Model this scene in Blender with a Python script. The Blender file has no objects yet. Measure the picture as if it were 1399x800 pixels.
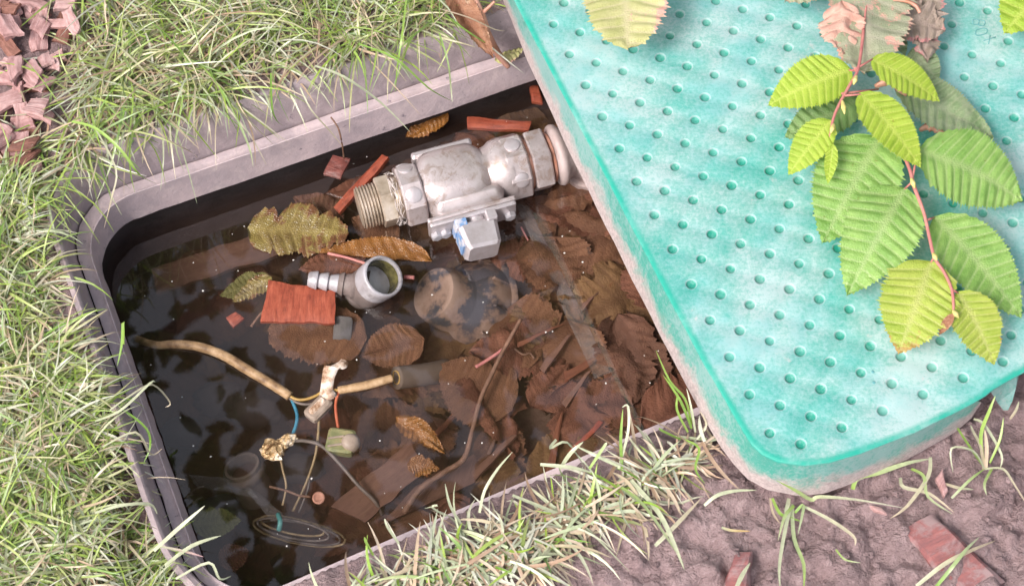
import bpy, bmesh, math, random
import numpy as np
from mathutils import Vector as V, noise, Matrix
R = math.radians
SC = bpy.context.scene
COL = SC.collection
random.seed(7); rng = np.random.default_rng(7)

# ------------------------------------------------------------------ camera
F, TILT, DIST = 2438.0, R(28), 1.15          # focal length in photo pixels, tilt from straight down, distance in metres
cd = bpy.data.cameras.new('camera'); cam = bpy.data.objects.new('camera', cd); COL.objects.link(cam)
cam.location = (0, -DIST*math.sin(TILT), DIST*math.cos(TILT)); cam.rotation_euler = (TILT, 0, 0)
cd.sensor_width = 36; cd.lens = F/1399*36; cd.clip_start = 0.02; cd.clip_end = 200
cd.dof.use_dof = True; cd.dof.focus_distance = 1.16; cd.dof.aperture_fstop = 16
SC.camera = cam
# ------------------------------------------------------------------ world, sun, exposure
SUN_EL, SUN_AZ = R(50), R(228)               # azimuth clockwise from +Y: behind the viewer, to the left
w = bpy.data.worlds.new('World'); SC.world = w; w.use_nodes = True
nt = w.node_tree; bg = nt.nodes['Background']
sky = nt.nodes.new('ShaderNodeTexSky'); sky.sky_type = 'NISHITA'; sky.sun_disc = False
sky.sun_elevation = SUN_EL; sky.sun_rotation = SUN_AZ; sky.air_density = 1.0; sky.dust_density = 5.0; sky.ozone_density = 0.6
hs = nt.nodes.new('ShaderNodeHueSaturation'); hs.inputs['Saturation'].default_value = .45      # thin cloud greys the blue
nt.links.new(sky.outputs[0], hs.inputs['Color']); nt.links.new(hs.outputs[0], bg.inputs[0]); bg.inputs[1].default_value = 0.14
sl = bpy.data.lights.new('sun', 'SUN'); sun = bpy.data.objects.new('sun', sl); COL.objects.link(sun)
sl.energy = 1.5; sl.angle = R(16); sl.color = (1.0, 0.93, 0.88)
sd = V((math.sin(SUN_AZ)*math.cos(SUN_EL), math.cos(SUN_AZ)*math.cos(SUN_EL), math.sin(SUN_EL)))
sun.rotation_euler = sd.to_track_quat('Z', 'Y').to_euler(); sun.location = sd*5
vs = SC.view_settings; vs.view_transform = 'Standard'; vs.look = 'None'; vs.exposure = 0.72; vs.gamma = 1.0
SC.render.engine = 'CYCLES'; SC.cycles.use_denoising = True
SC.cycles.max_bounces = 8; SC.cycles.transparent_max_bounces = 16; SC.cycles.caustics_reflective = False; SC.cycles.caustics_refractive = False

# ------------------------------------------------------------------ placing helpers
cT, sT = math.cos(TILT), math.sin(TILT)
CX, CY, CZ = cam.location
def P(px, py, z=0.0):
    """the point at height z that the photograph shows at (px, py)"""
    dx, dy = (px-699.5)/F, -(py-400)/F
    wy, wz = dy*cT+sT, dy*sT-cT
    s = (z-CZ)/wz
    return V((CX+s*dx, CY+s*wy, z))
def MPP(px, py, z=0.0):
    dy = -(py-400)/F
    return (z-CZ)/(dy*sT-cT)/F

# ------------------------------------------------------------------ object helpers
def tag(o, label=None, cat=None, group=None, kind=None):
    if label: o['label'] = label
    if cat: o['category'] = cat
    if group: o['group'] = group
    if kind: o['kind'] = kind
    return o
def thing(name, label, cat, loc, group=None):
    o = bpy.data.objects.new(name, None); COL.objects.link(o); o.location = loc
    o.empty_display_size = 0.01
    return tag(o, label, cat, group)
def wloc(o):
    l = V(o.location)
    while o.parent: o = o.parent; l += V(o.location)
    return l
def mesh(name, vs_, fs, mat, parent=None, smooth=True, col=None, sharp=None):
    vs_ = np.asarray([tuple(v) for v in vs_] if not isinstance(vs_, np.ndarray) else vs_, dtype=float)
    if parent is not None: org = np.array(wloc(parent)); loc = V((0, 0, 0))
    else:
        org = vs_.mean(0); org[2] = vs_[:, 2].min(); loc = V(org)
    me = bpy.data.meshes.new(name)
    me.from_pydata((vs_-org).tolist(), [], [list(map(int, f)) for f in fs])
    if col is not None:
        c = np.ones((len(vs_), 4)); col = np.asarray(col, dtype=float); c[:, :col.shape[1]] = col
        at = me.color_attributes.new('Col', 'FLOAT_COLOR', 'POINT'); at.data.foreach_set('color', c.ravel())
    bm = bmesh.new(); bm.from_mesh(me); bmesh.ops.recalc_face_normals(bm, faces=bm.faces) if len(fs) < 6000 else None
    bm.to_mesh(me); bm.free()
    if smooth:
        me.polygons.foreach_set('use_smooth', [True]*len(me.polygons))
        if sharp is not None: me.set_sharp_from_angle(angle=R(sharp))
    me.materials.append(mat)
    o = bpy.data.objects.new(name, me); COL.objects.link(o); o.location = loc
    if parent is not None: o.parent = parent
    return o
class MB:
    def __init__(s): s.v = []; s.f = []; s.c = []
    def add(s, v, f, c=None):
        b = len(s.v); s.v += [tuple(x) for x in v]; s.f += [[i+b for i in q] for q in f]
        s.c += list(c) if c is not None else [(0, 0, 0)]*len(v); return s
    def build(s, name, mat, parent=None, smooth=True, sharp=None):
        return mesh(name, s.v, s.f, mat, parent, smooth, s.c, sharp)
def frame(axis, ref=None):
    a = V(axis).normalized(); r = V(ref) if ref is not None else (V((0, 0, 1)) if abs(a.z) < .9 else V((0, 1, 0)))
    x = (r-a*r.dot(a)).normalized(); return a, x, a.cross(x)
def lathe(o, axis, prof, n=24, ref=None, rot=0, cap=(True, True), jit=0):
    a, x, y = frame(axis, ref); o = V(o); v = []; f = []
    for t, r in prof:
        for k in range(n):
            th = 2*math.pi*k/n+rot; rr = r*(1+random.uniform(-jit, jit))
            v.append(o+a*t+(x*math.cos(th)+y*math.sin(th))*rr)
    for i in range(len(prof)-1):
        for k in range(n):
            f.append([i*n+k, i*n+(k+1) % n, (i+1)*n+(k+1) % n, (i+1)*n+k])
    if cap[0]: f.append(list(range(n))[::-1])
    if cap[1]: f.append([(len(prof)-1)*n+k for k in range(n)])
    return v, f
def smooth_path(pts, rads, m=6):
    out = []; ro = []; n = len(pts)
    for i in range(n-1):
        p0, p1, p2, p3 = pts[max(i-1, 0)], pts[i], pts[i+1], pts[min(i+2, n-1)]
        for k in range(m):
            t = k/m
            out.append(0.5*((2*p1)+(p2-p0)*t+(2*p0-5*p1+4*p2-p3)*t*t+(3*p1-p0-3*p2+p3)*t**3)); ro.append(rads[i]*(1-t)+rads[i+1]*t)
    return out+[pts[-1]], ro+[rads[-1]]
def tube(pts, r, n=8, m=6, bumps=0, flat=1.0):
    pts = [V(p) for p in pts]; rads = r if isinstance(r, (list, tuple)) else [r]*len(pts)
    if len(pts) > 2: pts, rads = smooth_path(pts, rads, m)
    v = []; f = []; c = []; ln = 0
    ref = V((0, 0, 1))
    for i, p in enumerate(pts):
        t = (pts[min(i+1, len(pts)-1)]-pts[max(i-1, 0)]).normalized()
        if abs(t.dot(ref)) > .95: ref = V((0, 1, 0))
        x = (ref-t*ref.dot(t)).normalized(); y = t.cross(x)
        if i: ln += (p-pts[i-1]).length
        for k in range(n):
            th = 2*math.pi*k/n; rr = rads[i]*(1+random.uniform(-bumps, bumps))
            v.append(p+x*math.cos(th)*rr*flat+y*math.sin(th)*rr); c.append((ln*10, k/n, .5))
    for i in range(len(pts)-1):
        for k in range(n): f.append([i*n+k, i*n+(k+1) % n, (i+1)*n+(k+1) % n, (i+1)*n+k])
    f.append(list(range(n))[::-1]); f.append([(len(pts)-1)*n+k for k in range(n)])
    return v, f, c
def rbox(c, sx, sy, sz, ax, ay, bev=.15):
    """rounded block: three stacked loops of an octagon-cornered rectangle"""
    ax = V(ax).normalized(); ay = V(ay); ay = (ay-ax*ay.dot(ax)).normalized(); az = ax.cross(ay); c = V(c)
    b0 = min(sx, sy)*bev; bz = min(sz, sx, sy)*bev
    def ring(i):
        X, Y = sx/2-i, sy/2-i; b = min(b0, .8*min(X, Y))
        return [(X, Y-b), (X-b*.3, Y-b*.3), (X-b, Y), (-X+b, Y), (-X+b*.3, Y-b*.3), (-X, Y-b), (-X, -Y+b), (-X+b*.3, -Y+b*.3), (-X+b, -Y), (X-b, -Y), (X-b*.3, -Y+b*.3), (X, -Y+b)]
    v = []; f = []
    for z, i in ((-sz/2, bz), (-sz/2+bz, 0), (sz/2-bz, 0), (sz/2, bz)):
        for x, y in ring(i): v.append(c+ax*x+ay*y+az*z)
    for l in range(3):
        for k in range(12): f.append([l*12+k, l*12+(k+1) % 12, (l+1)*12+(k+1) % 12, (l+1)*12+k])
    f.append(list(range(12))[::-1]); f.append([36+k for k in range(12)])
    return v, f

def lump(c, rx, ry, rz, amp, seed, n=14, m_=9, ax=(1, 0, 0)):
    a, y_, z_ = V(ax).normalized(), None, None; y_ = V((0, 0, 1)).cross(a).normalized(); z_ = a.cross(y_); v = []; f = []
    for i in range(m_+1):
        ph = math.pi*i/m_
        for k in range(n):
            th = 2*math.pi*k/n; d = V((math.cos(ph), math.sin(ph)*math.cos(th), math.sin(ph)*math.sin(th))); s_ = 1+amp*noise.noise(d*2.2+V((seed, seed*.7, 0)))+amp*.7*abs(noise.noise(d*5+V((seed, 3, 0))))
            v.append(V(c)+a*d.x*rx*s_+y_*d.y*ry*s_+z_*d.z*rz*s_)
    for i in range(m_):
        for k in range(n): f.append([i*n+k, i*n+(k+1) % n, (i+1)*n+(k+1) % n, (i+1)*n+k])
    return v, f
# ------------------------------------------------------------------ materials
def nodes(m):
    m.use_nodes = True; t = m.node_tree
    return t, t.nodes['Principled BSDF'], t.nodes.new, t.links.new
def setin(b, rough=.6, spec=.4, metal=0, coat=0):
    b.inputs['Roughness'].default_value = rough; b.inputs['Specular IOR Level'].default_value = spec; b.inputs['Metallic'].default_value = metal
    b.inputs['Coat Weight'].default_value = coat; b.inputs['Coat Roughness'].default_value = .15
def c4(c): return (c[0], c[1], c[2], 1)
def noise_node(t, scale, detail=6, rough=.6, vec=None, dist=0):
    n = t.nodes.new('ShaderNodeTexNoise'); n.inputs['Scale'].default_value = scale; n.inputs['Detail'].default_value = detail
    n.inputs['Roughness'].default_value = rough; n.inputs['Distortion'].default_value = dist
    if vec is None:
        tc = t.nodes.new('ShaderNodeTexCoord'); vec = tc.outputs['Object']
    t.links.new(vec, n.inputs['Vector']); return n.outputs['Fac']
def ramp(t, fac, stops):
    r = t.nodes.new('ShaderNodeValToRGB'); e = r.color_ramp.elements
    while len(e) < len(stops): e.new(.5)
    for i, (p, c) in enumerate(stops): e[i].position = p; e[i].color = c4(c) if not isinstance(c, (int, float)) else (c, c, c, 1)
    t.links.new(fac, r.inputs[0]); return r.outputs[0]
def mixc(t, fac, a, b, mode='MIX'):
    m = t.nodes.new('ShaderNodeMix'); m.data_type = 'RGBA'; m.blend_type = mode
    for s, x in ((m.inputs[0], fac), (m.inputs[6], a), (m.inputs[7], b)):
        if isinstance(x, (int, float)): s.default_value = x
        elif isinstance(x, tuple): s.default_value = c4(x)
        else: t.links.new(x, s)
    return m.outputs[2]
def mth(t, op, a, b=0.0):
    m = t.nodes.new('ShaderNodeMath'); m.operation = op; m.use_clamp = False
    for s, x in ((m.inputs[0], a), (m.inputs[1], b)):
        if isinstance(x, (int, float)): s.default_value = x
        else: t.links.new(x, s)
    return m.outputs[0]
def bump(t, b, h, dist, strength=1.0):
    n = t.nodes.new('ShaderNodeBump'); n.inputs['Distance'].default_value = dist; n.inputs['Strength'].default_value = strength
    t.links.new(h, n.inputs['Height']); t.links.new(n.outputs[0], b.inputs['Normal']); return n
def M(name, c1, c2, c3=None, scale=60, rough=.6, spec=.4, metal=0, bs=300, bd=.0004, coat=0, contrast=.18, rv=0):
    m = bpy.data.materials.new(name); t, b, N, L = nodes(m); setin(b, rough, spec, metal, coat)
    f = noise_node(t, scale, 8, .65)
    st = [(.5-contrast, c1), (.5+contrast, c2)] if c3 is None else [(.5-contrast, c1), (.5, c2), (.5+contrast, c3)]
    L(ramp(t, f, st), b.inputs['Base Color'])
    if bd: bump(t, b, noise_node(t, bs, 6, .6), bd)
    if rv: L(ramp(t, noise_node(t, scale*.7, 4), [(.35, max(rough-rv, .05)), (.65, min(rough+rv, 1))]), b.inputs['Roughness'])
    return m
def attr(t):
    a = t.nodes.new('ShaderNodeAttribute'); a.attribute_name = 'Col'
    s = t.nodes.new('ShaderNodeSeparateColor'); t.links.new(a.outputs['Color'], s.inputs[0]); return a, s
def M_vcol(name, rough=.5, spec=.4, transl=.25, var=.0, nscale=200):
    m = bpy.data.materials.new(name); t, b, N, L = nodes(m); setin(b, rough, spec)
    a, s = attr(t); c = a.outputs['Color']
    if var: c = mixc(t, var, c, ramp(t, noise_node(t, nscale, 4), [(.3, (.3, .3, .3)), (.7, (1.4, 1.4, 1.4))]), 'MULTIPLY')
    L(c, b.inputs['Base Color'])
    if transl:
        tr = N('ShaderNodeBsdfTranslucent'); L(c, tr.inputs[0]); mx = N('ShaderNodeMixShader'); mx.inputs[0].default_value = transl
        L(b.outputs[0], mx.inputs[1]); L(tr.outputs[0], mx.inputs[2]); L(mx.outputs[0], t.nodes['Material Output'].inputs[0])
    return m
def M_leaf(name, c1, c2, vein, dry=None, dryamt=.0, rough=.45, spec=.4, transl=.2, scale=70):
    """Col.r = vein, Col.g = closeness to the edge, Col.b = dry tip"""
    m = bpy.data.materials.new(name); t, b, N, L = nodes(m); setin(b, rough, spec)
    a, s = attr(t); c = ramp(t, noise_node(t, scale, 7, .65), [(.35, c1), (.65, c2)])
    if dry:
        msk = mth(t, 'ADD', noise_node(t, 55, 5, .7), mth(t, 'MULTIPLY', s.outputs[1], .1)); msk = mth(t, 'ADD', msk, mth(t, 'MULTIPLY', s.outputs[2], .35))
        c = mixc(t, ramp(t, msk, [(.72-dryamt, 0.0), (.78-dryamt, 1.0)]), c, dry)
    c = mixc(t, ramp(t, noise_node(t, 260, 4, .6), [(.66, 0.0), (.72, .6)]), c, (c1[0]*.8+.05, c1[1]*.6, c1[2]*.6))
    c = mixc(t, mth(t, 'MULTIPLY', s.outputs[0], .45), c, vein)
    L(c, b.inputs['Base Color']); vo = N('ShaderNodeTexVoronoi'); vo.feature = 'DISTANCE_TO_EDGE'; vo.inputs['Scale'].default_value = 620; L(N('ShaderNodeTexCoord').outputs['Object'], vo.inputs['Vector'])
    bump(t, b, mth(t, 'ADD', ramp(t, vo.outputs['Distance'], [(.0, 0.0), (.25, 1.0)]), noise_node(t, 300, 4)), .0002)
    if transl:
        tr = N('ShaderNodeBsdfTranslucent'); L(c, tr.inputs[0]); mx = N('ShaderNodeMixShader'); mx.inputs[0].default_value = transl
        L(b.outputs[0], mx.inputs[1]); L(tr.outputs[0], mx.inputs[2]); L(mx.outputs[0], t.nodes['Material Output'].inputs[0])
    return m
def M_wood(name, c1, c2, c3, rough=.55, spec=.4, bd=.0006, coat=0):
    """grain runs along Col.g; Col.r crosses it"""
    m = bpy.data.materials.new(name); t, b, N, L = nodes(m); setin(b, rough, spec, 0, coat)
    a, s = attr(t); cb = N('ShaderNodeCombineXYZ')
    L(mth(t, 'MULTIPLY', s.outputs[0], 14), cb.inputs[0]); L(mth(t, 'MULTIPLY', s.outputs[1], 2.2), cb.inputs[1]); L(s.outputs[2], cb.inputs[2])
    f = noise_node(t, 3.0, 8, .65, cb.outputs[0], .3); f2 = noise_node(t, 160, 5, .7)
    L(mixc(t, .35, ramp(t, f, [(.3, c1), (.5, c2), (.7, c3)]), ramp(t, f2, [(.35, c1), (.65, c3)])), b.inputs['Base Color'])
    bump(t, b, f, bd); return m

MT = {}
# mud: wet purple-brown earth
m = bpy.data.materials.new('mud'); t, b, N, L = nodes(m); setin(b, .45, .5)
f1 = noise_node(t, 14, 8, .7); f2 = noise_node(t, 190, 8, .75, None, .5)
cm = mixc(t, .5, ramp(t, f1, [(.38, (.19, .128, .13)), (.6, (.40, .285, .29))]), ramp(t, f2, [(.3, (.14, .09, .093)), (.55, (.33, .23, .235)), (.70, (.52, .40, .40))]))
L(cm, b.inputs['Base Color']); L(ramp(t, noise_node(t, 40, 5), [(.35, .18), (.65, .55)]), b.inputs['Roughness'])
bump(t, b, mth(t, 'ADD', noise_node(t, 90, 8, .6, None, .8), mth(t, 'ADD', mth(t, 'MULTIPLY', noise_node(t, 260, 6, .7, None, .4), .45), mth(t, 'MULTIPLY', noise_node(t, 650, 3), 0.14))), .0058)
MT['mud'] = m
MT['silt'] = M('silt', (.05, .03, .022), (.10, .06, .043), (.13, .08, .058), 45, .8, .2, 0, 120, .003)
# box rim: grey-brown plastic with dried dirt
def box_mat(name, g_, dust):
    m = bpy.data.materials.new(name); t, b, N, L = nodes(m); setin(b, .5, .35)
    f1 = noise_node(t, 18, 9, .7); f2 = noise_node(t, 85, 8, .75, None, .8)
    c = mixc(t, ramp(t, f1, [(.35, 0.0), (.62, 1.0)]), tuple(x*g_ for x in (.36, .30, .33)), tuple(x*g_ for x in (.54, .43, .445)))
    c = mixc(t, ramp(t, f2, [(.50, 0.0), (.66, dust)]), c, (.66, .54, .54)); c = mixc(t, ramp(t, noise_node(t, 120, 6, .7), [(.62, 0.0), (.7, .8)]), c, (.12, .10, .13))
    L(c, b.inputs['Base Color']); bump(t, b, noise_node(t, 220, 8, .7), .0006); L(ramp(t, f2, [(.4, .32), (.6, .6)]), b.inputs['Roughness'])
    return m
MT['box'] = box_mat('box_plastic_dusty', 1.12, .75); MT['boxlip'] = box_mat('box_plastic', .70, .35)
MT['wall'] = M('shade_toned_plastic', (.035, .028, .028), (.07, .055, .055), None, 40, .6, .3)  # shade inside the box put into the wall colour
# lid plastic
def lid_mat(name, skirt):
    m = bpy.data.materials.new(name); t, b, N, L = nodes(m); setin(b, .5, .4)
    a, s = attr(t); G = (.012, .32, .24)
    big = noise_node(t, 9, 6, .6, None, .4); mid = noise_node(t, 45, 8, .72, None, .7); fine = noise_node(t, 420, 6, .75)
    k = mth(t, 'ADD', mth(t, 'MULTIPLY', big, .8), mth(t, 'ADD', mth(t, 'MULTIPLY', mid, .55), mth(t, 'MULTIPLY', fine, .45)))
    mp_ = N('ShaderNodeMapping'); mp_.inputs['Rotation'].default_value = (0, 0, .9); mp_.inputs['Scale'].default_value = (1, 14, 1); L(N('ShaderNodeTexCoord').outputs['Object'], mp_.inputs[0])
    mp2 = N('ShaderNodeMapping'); mp2.inputs['Rotation'].default_value = (0, 0, -.5); mp2.inputs['Scale'].default_value = (1, 16, 1); L(N('ShaderNodeTexCoord').outputs['Object'], mp2.inputs[0])
    scr = mth(t, 'ADD', noise_node(t, 60, 4, .7, mp_.outputs[0]), noise_node(t, 50, 4, .7, mp2.outputs[0])); k = mth(t, 'ADD', k, mth(t, 'MULTIPLY', mth(t, 'SUBTRACT', scr, 1.0), .16)); k = mth(t, 'ADD', k, mth(t, 'MULTIPLY', mth(t, 'SUBTRACT', fine, .5), .5))
    pale = mixc(t, ramp(t, noise_node(t, 22, 6), [(.4, 0.0), (.6, 1.0)]), (.26, .49, .51), (.45, .55, .57))
    if not skirt:
        w_ = ramp(t, k, [(.62, 0.16), (.84, .50), (1.10, .82)])
        c = mixc(t, w_, G, pale)
        c = mixc(t, ramp(t, noise_node(t, 70, 5, .7), [(.66, 0.0), (.74, .55)]), c, (.62, .50, .52))
        eb = mth(t, 'MULTIPLY', s.outputs[2], ramp(t, noise_node(t, 60, 5), [(.3, .45), (.55, 1.0)])); c = mixc(t, eb, c, (.012, .33, .25))
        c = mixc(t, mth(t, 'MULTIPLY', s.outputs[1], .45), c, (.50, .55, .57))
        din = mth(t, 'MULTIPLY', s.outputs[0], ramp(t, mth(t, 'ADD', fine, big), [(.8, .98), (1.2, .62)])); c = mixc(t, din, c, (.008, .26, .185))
    else:                                                     # dried earth on the skirt, thicker towards its foot (Col.r)
        c = mixc(t, ramp(t, k, [(.74, 0.2), (.95, .8)]), G, (.30, .44, .44))
        dm = mth(t, 'ADD', mth(t, 'MULTIPLY', s.outputs[0], .75), mth(t, 'MULTIPLY', mid, .9))
        c = mixc(t, ramp(t, dm, [(.74, 0.0), (1.08, .92)]), c, mixc(t, ramp(t, fine, [(.4, 0.0), (.6, 1.0)]), (.40, .30, .30), (.58, .47, .46)))
    L(c, b.inputs['Base Color']); bump(t, b, mth(t, 'ADD', fine, mth(t, 'MULTIPLY', mid, .5)), .00022)
    L(ramp(t, mid, [(.35, .35), (.65, .65)]), b.inputs['Roughness']); return m
MT['lid'] = lid_mat('green_plastic', False); MT['skirt'] = lid_mat('green_plastic_dirty', True)
MT['groove'] = M('engraved_line', (.10, .30, .32), (.15, .38, .40))
# metals
MT['alloy'] = M('dusty_alloy', (.39, .325, .315), (.58, .505, .505), (.65, .58, .59), 42, .36, .5, .5, 500, .00018, 0, .2, .10)
t = MT['alloy'].node_tree; b = t.nodes['Principled BSDF']; base = b.inputs['Base Color'].links[0].from_socket
t.links.new(mixc(t, ramp(t, noise_node(t, 75, 9, .75, None, .8), [(.51, 0.0), (.60, .75)]), base, (.37, .27, .225)), b.inputs['Base Color'])
MT['alloy2'] = M('pale_alloy', (.46, .40, .40), (.62, .57, .60), None, 80, .36, .5, .45, 500, .00018)
MT['bluepaint'] = M('worn_blue_paint', (.16, .29, .52), (.55, .53, .57), None, 150, .5, .4, 0, 300, .0003, 0, .06)
MT['brass'] = M('dull_brass', (.36, .27, .19), (.60, .49, .38), (.70, .60, .52), 70, .38, .5, .55, 300, .0003)
MT['copper'] = M('rusty_ring', (.42, .17, .10), (.52, .30, .24), None, 80, .5, .4, .2)
MT['pipe'] = M('pinkish_pipe', (.38, .28, .26), (.58, .48, .47), None, 45, .5, .4, .1, 200, .0008)
MT['fibre'] = M('sealing_fibre', (.62, .52, .48), (.8, .74, .72), None, 200, .8, .2)
MT['white_pl'] = M('chalky_plastic', (.27, .24, .245), (.46, .435, .46), (.54, .52, .565), 60, .42, .45, .25, 260, .0005)
MT['dark_pl'] = M('silty_plastic', (.13, .10, .09), (.24, .19, .18), None, 70, .5, .35, 0, 200, .0005)
MT['olive_in'] = M('olive_inner', (.035, .03, .01), (.17, .15, .05), None, 120, .10, .5)
MT['cap_pl'] = M('silt_covered_cap', (.06, .058, .07), (.24, .155, .12), (.28, .19, .15), 42, .75, .2, 0, 160, .0006, 0, .07)
# cables
MT['sheath'] = M('mottled_sheath', (.20, .115, .06), (.40, .25, .13), (.54, .37, .22), 110, .5, .4, 0, 300, .0004, 0, .16)
MT['wrap'] = M('peeling_wrap', (.28, .15, .08), (.62, .45, .34), (.8, .7, .62), 110, .5, .4, 0, 200, .001, 0, .1)
MT['conn'] = M('grey_connector', (.24, .18, .14), (.40, .31, .25), None, 90, .45, .4)
MT['gel'] = M('green_connector', (.10, .12, .05), (.26, .25, .12), (.36, .25, .14), 70, .4, .4)
MT['gold'] = M('crumpled_foil', (.16, .08, .03), (.60, .40, .20), (.85, .74, .6), 130, .25, .6, .4, 200, .002, 0, .12)
for nm, a_, b_ in (('wblue', (.03, .14, .22), (.06, .24, .34)), ('wred', (.36, .07, .03), (.5, .14, .07)), ('wyel', (.34, .20, .06), (.5, .32, .10)), ('wgrey', (.11, .085, .075), (.18, .14, .12)), ('wstraw', (.22, .15, .08), (.38, .27, .14)), ('wteal', (.05, .2, .2), (.1, .3, .28))):
    MT[nm] = M('insulation_'+nm[1:], a_, b_, None, 120, .45, .4)
MT['tube'] = M('submerged_tube', (.12, .085, .065), (.17, .125, .10), None, 40, .7, .2)
MT['strip'] = M('grey_strip', (.09, .08, .078), (.14, .125, .12), None, 60, .6, .3)
MT['soil_fill'] = M('brown_filling', (.08, .04, .03), (.13, .07, .05), None, 60, .8, .2)
m = bpy.data.materials.new('thin_grey_film'); t, b, N, L = nodes(m); setin(b, .6, .2); b.inputs['Base Color'].default_value = (.30, .27, .26, 1)
tr = N('ShaderNodeBsdfTransparent'); mx = N('ShaderNodeMixShader'); L(ramp(t, noise_node(t, 60, 5), [(.35, .06), (.65, .22)]), mx.inputs[0]); L(tr.outputs[0], mx.inputs[1]); L(b.outputs[0], mx.inputs[2]); L(mx.outputs[0], t.nodes['Material Output'].inputs[0]); MT['film'] = m
MT['rock'] = M('dark_stone', (.05, .04, .04), (.10, .08, .075), None, 50, .7, .3)
# wood
MT['chip_red'] = M_wood('red_wood', (.12, .022, .012), (.32, .065, .034), (.44, .12, .066), .5)
MT['chip_sub2'] = M_wood('soaked_red_wood', (.13, .034, .018), (.23, .06, .033), (.30, .09, .05), .7, .2)
MT['chip_wet'] = M_wood('dark_red_bark', (.06, .018, .015), (.15, .040, .032), (.30, .10, .08), .25, .5, .001)
MT['chip_sub'] = M_wood('soaked_wood', (.10, .036, .022), (.17, .062, .036), (.23, .09, .05), .7, .2)
MT['slab'] = M_wood('soaked_plank', (.10, .05, .038), (.15, .075, .052), (.19, .10, .07), .7, .2)
MT['mulch'] = M_wood('pink_bark', (.22, .105, .10), (.44, .245, .24), (.62, .42, .41), .7, .25, .0012)
MT['mulch2'] = M_wood('pale_bark', (.30, .145, .135), (.50, .30, .29), (.68, .49, .475), .7, .25, .0012)
MT['mulch3'] = M_wood('brown_bark', (.10, .042, .032), (.24, .11, .085), (.38, .19, .15), .7, .25, .0012)
MT['brickred'] = M_wood('muddy_red_wood', (.15, .08, .085), (.25, .095, .095), (.36, .13, .12), .5, .4, .0006)
t = MT['brickred'].node_tree; b = t.nodes['Principled BSDF']; base = b.inputs['Base Color'].links[0].from_socket
t.links.new(mixc(t, ramp(t, noise_node(t, 38, 9, .7, None, .6), [(.46, 0.0), (.56, .92)]), base, (.30, .21, .212)), b.inputs['Base Color'])
MT['twig'] = M('brown_twig', (.11, .055, .035), (.22, .12, .08), None, 120, .6, .3)
MT['stem'] = M('red_stem', (.40, .13, .13), (.56, .24, .20), None, 90, .45, .4)
MT['bud'] = M('yellow_bud', (.5, .46, .12), (.66, .58, .25), None, 200, .5, .3)
# leaves
MT['young'] = M_leaf('young_leaf', (.27, .40, .035), (.40, .52, .065), (.60, .64, .16), None, 0, .45, .4, .22)
MT['mature'] = M_leaf('mature_leaf', (.16, .32, .06), (.29, .46, .12), (.44, .52, .25), (.40, .42, .26), .0, .42, .5, .15)
MT['dusty'] = M_leaf('dusty_leaf', (.18, .28, .12), (.36, .42, .26), (.38, .40, .27), (.5, .42, .33), .02, .5, .4, .12)
MT['deepgreen'] = M_leaf('dark_leaf', (.12, .22, .07), (.20, .31, .11), (.26, .32, .16), None, 0, .45, .4, .12)  # deeper green for the leaf behind the bright ones
MT['edge'] = M_leaf('browning_leaf', (.30, .40, .05), (.42, .48, .09), (.55, .52, .22), (.42, .27, .08), .06, .45, .4, .2)
MT['faded'] = M_leaf('faded_leaf', (.42, .42, .16), (.56, .52, .27), (.62, .52, .36), (.66, .36, .30), .10, .55, .3, .15)
MT['wither'] = M_leaf('withered_leaf', (.24, .28, .17), (.38, .38, .27), (.45, .40, .32), (.60, .32, .26), .13, .6, .3, .12)
MT['pinkdry'] = M_leaf('pink_dry_leaf', (.50, .26, .21), (.64, .41, .33), (.66, .48, .38), (.5, .42, .12), .02, .6, .3, .1)
MT['purple'] = M_leaf('purple_dry_leaf', (.28, .22, .17), (.38, .30, .26), (.45, .34, .30), (.5, .22, .22), .12, .6, .3, .1)
MT['browndry'] = M_leaf('brown_dry_leaf', (.22, .09, .05), (.36, .18, .105), (.22, .09, .05), (.62, .42, .28), .05, .5, .4, .05)
MT['yellowleaf'] = M_leaf('yellowgreen_wet_leaf', (.12, .075, .022), (.23, .175, .05), (.34, .26, .09), (.14, .06, .025), .16, .28, .5, 0)
MT['orangeleaf'] = M_leaf('orange_wet_leaf', (.17, .065, .015), (.28, .12, .028), (.24, .10, .03), (.2, .06, .02), .05, .28, .5, 0)
MT['soaked1'] = M_leaf('soaked_leaf', (0.113, 0.053, 0.031), (0.187, 0.088, 0.047), (0.097, 0.041, 0.023), (.06, .03, .02), .02, .75, .2, 0)
MT['soaked2'] = M_leaf('soaked_leaf_dark', (0.088, 0.042, 0.027), (0.141, 0.066, 0.042), (0.070, 0.031, 0.021), None, 0, .75, .2, 0)
MT['soaked3'] = M_leaf('soaked_leaf_red', (0.122, 0.048, 0.030), (0.189, 0.078, 0.047), (0.087, 0.036, 0.021), None, 0, .75, .2, 0)
MT['soaked4'] = M_leaf('soaked_leaf_ochre', (0.115, 0.060, 0.028), (0.185, 0.100, 0.044), (0.088, 0.040, 0.020), (.08, .04, .02), .03, .75, .2, 0)
MT['soakgreen'] = M_leaf('soaked_leaf_green', (.09, .085, .025), (.16, .15, .045), (.18, .16, .06), None, 0, .6, .3, 0)
MT['sheathbrown'] = MT['browndry']
MT['grass'] = M_vcol('grass_blades', .34, .6, .2, .25, 300)
MT['crown'] = M_vcol('crown_leaves', .5, .4, .25)
MT['bark'] = M('tree_bark', (.12, .10, .08), (.25, .22, .19), None, 20, .8, .2, 0, 60, .01)
MT['speck'] = M('pale_specks', (.6, .55, .5), (.8, .78, .75), None, 500, .6, .3)
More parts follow.
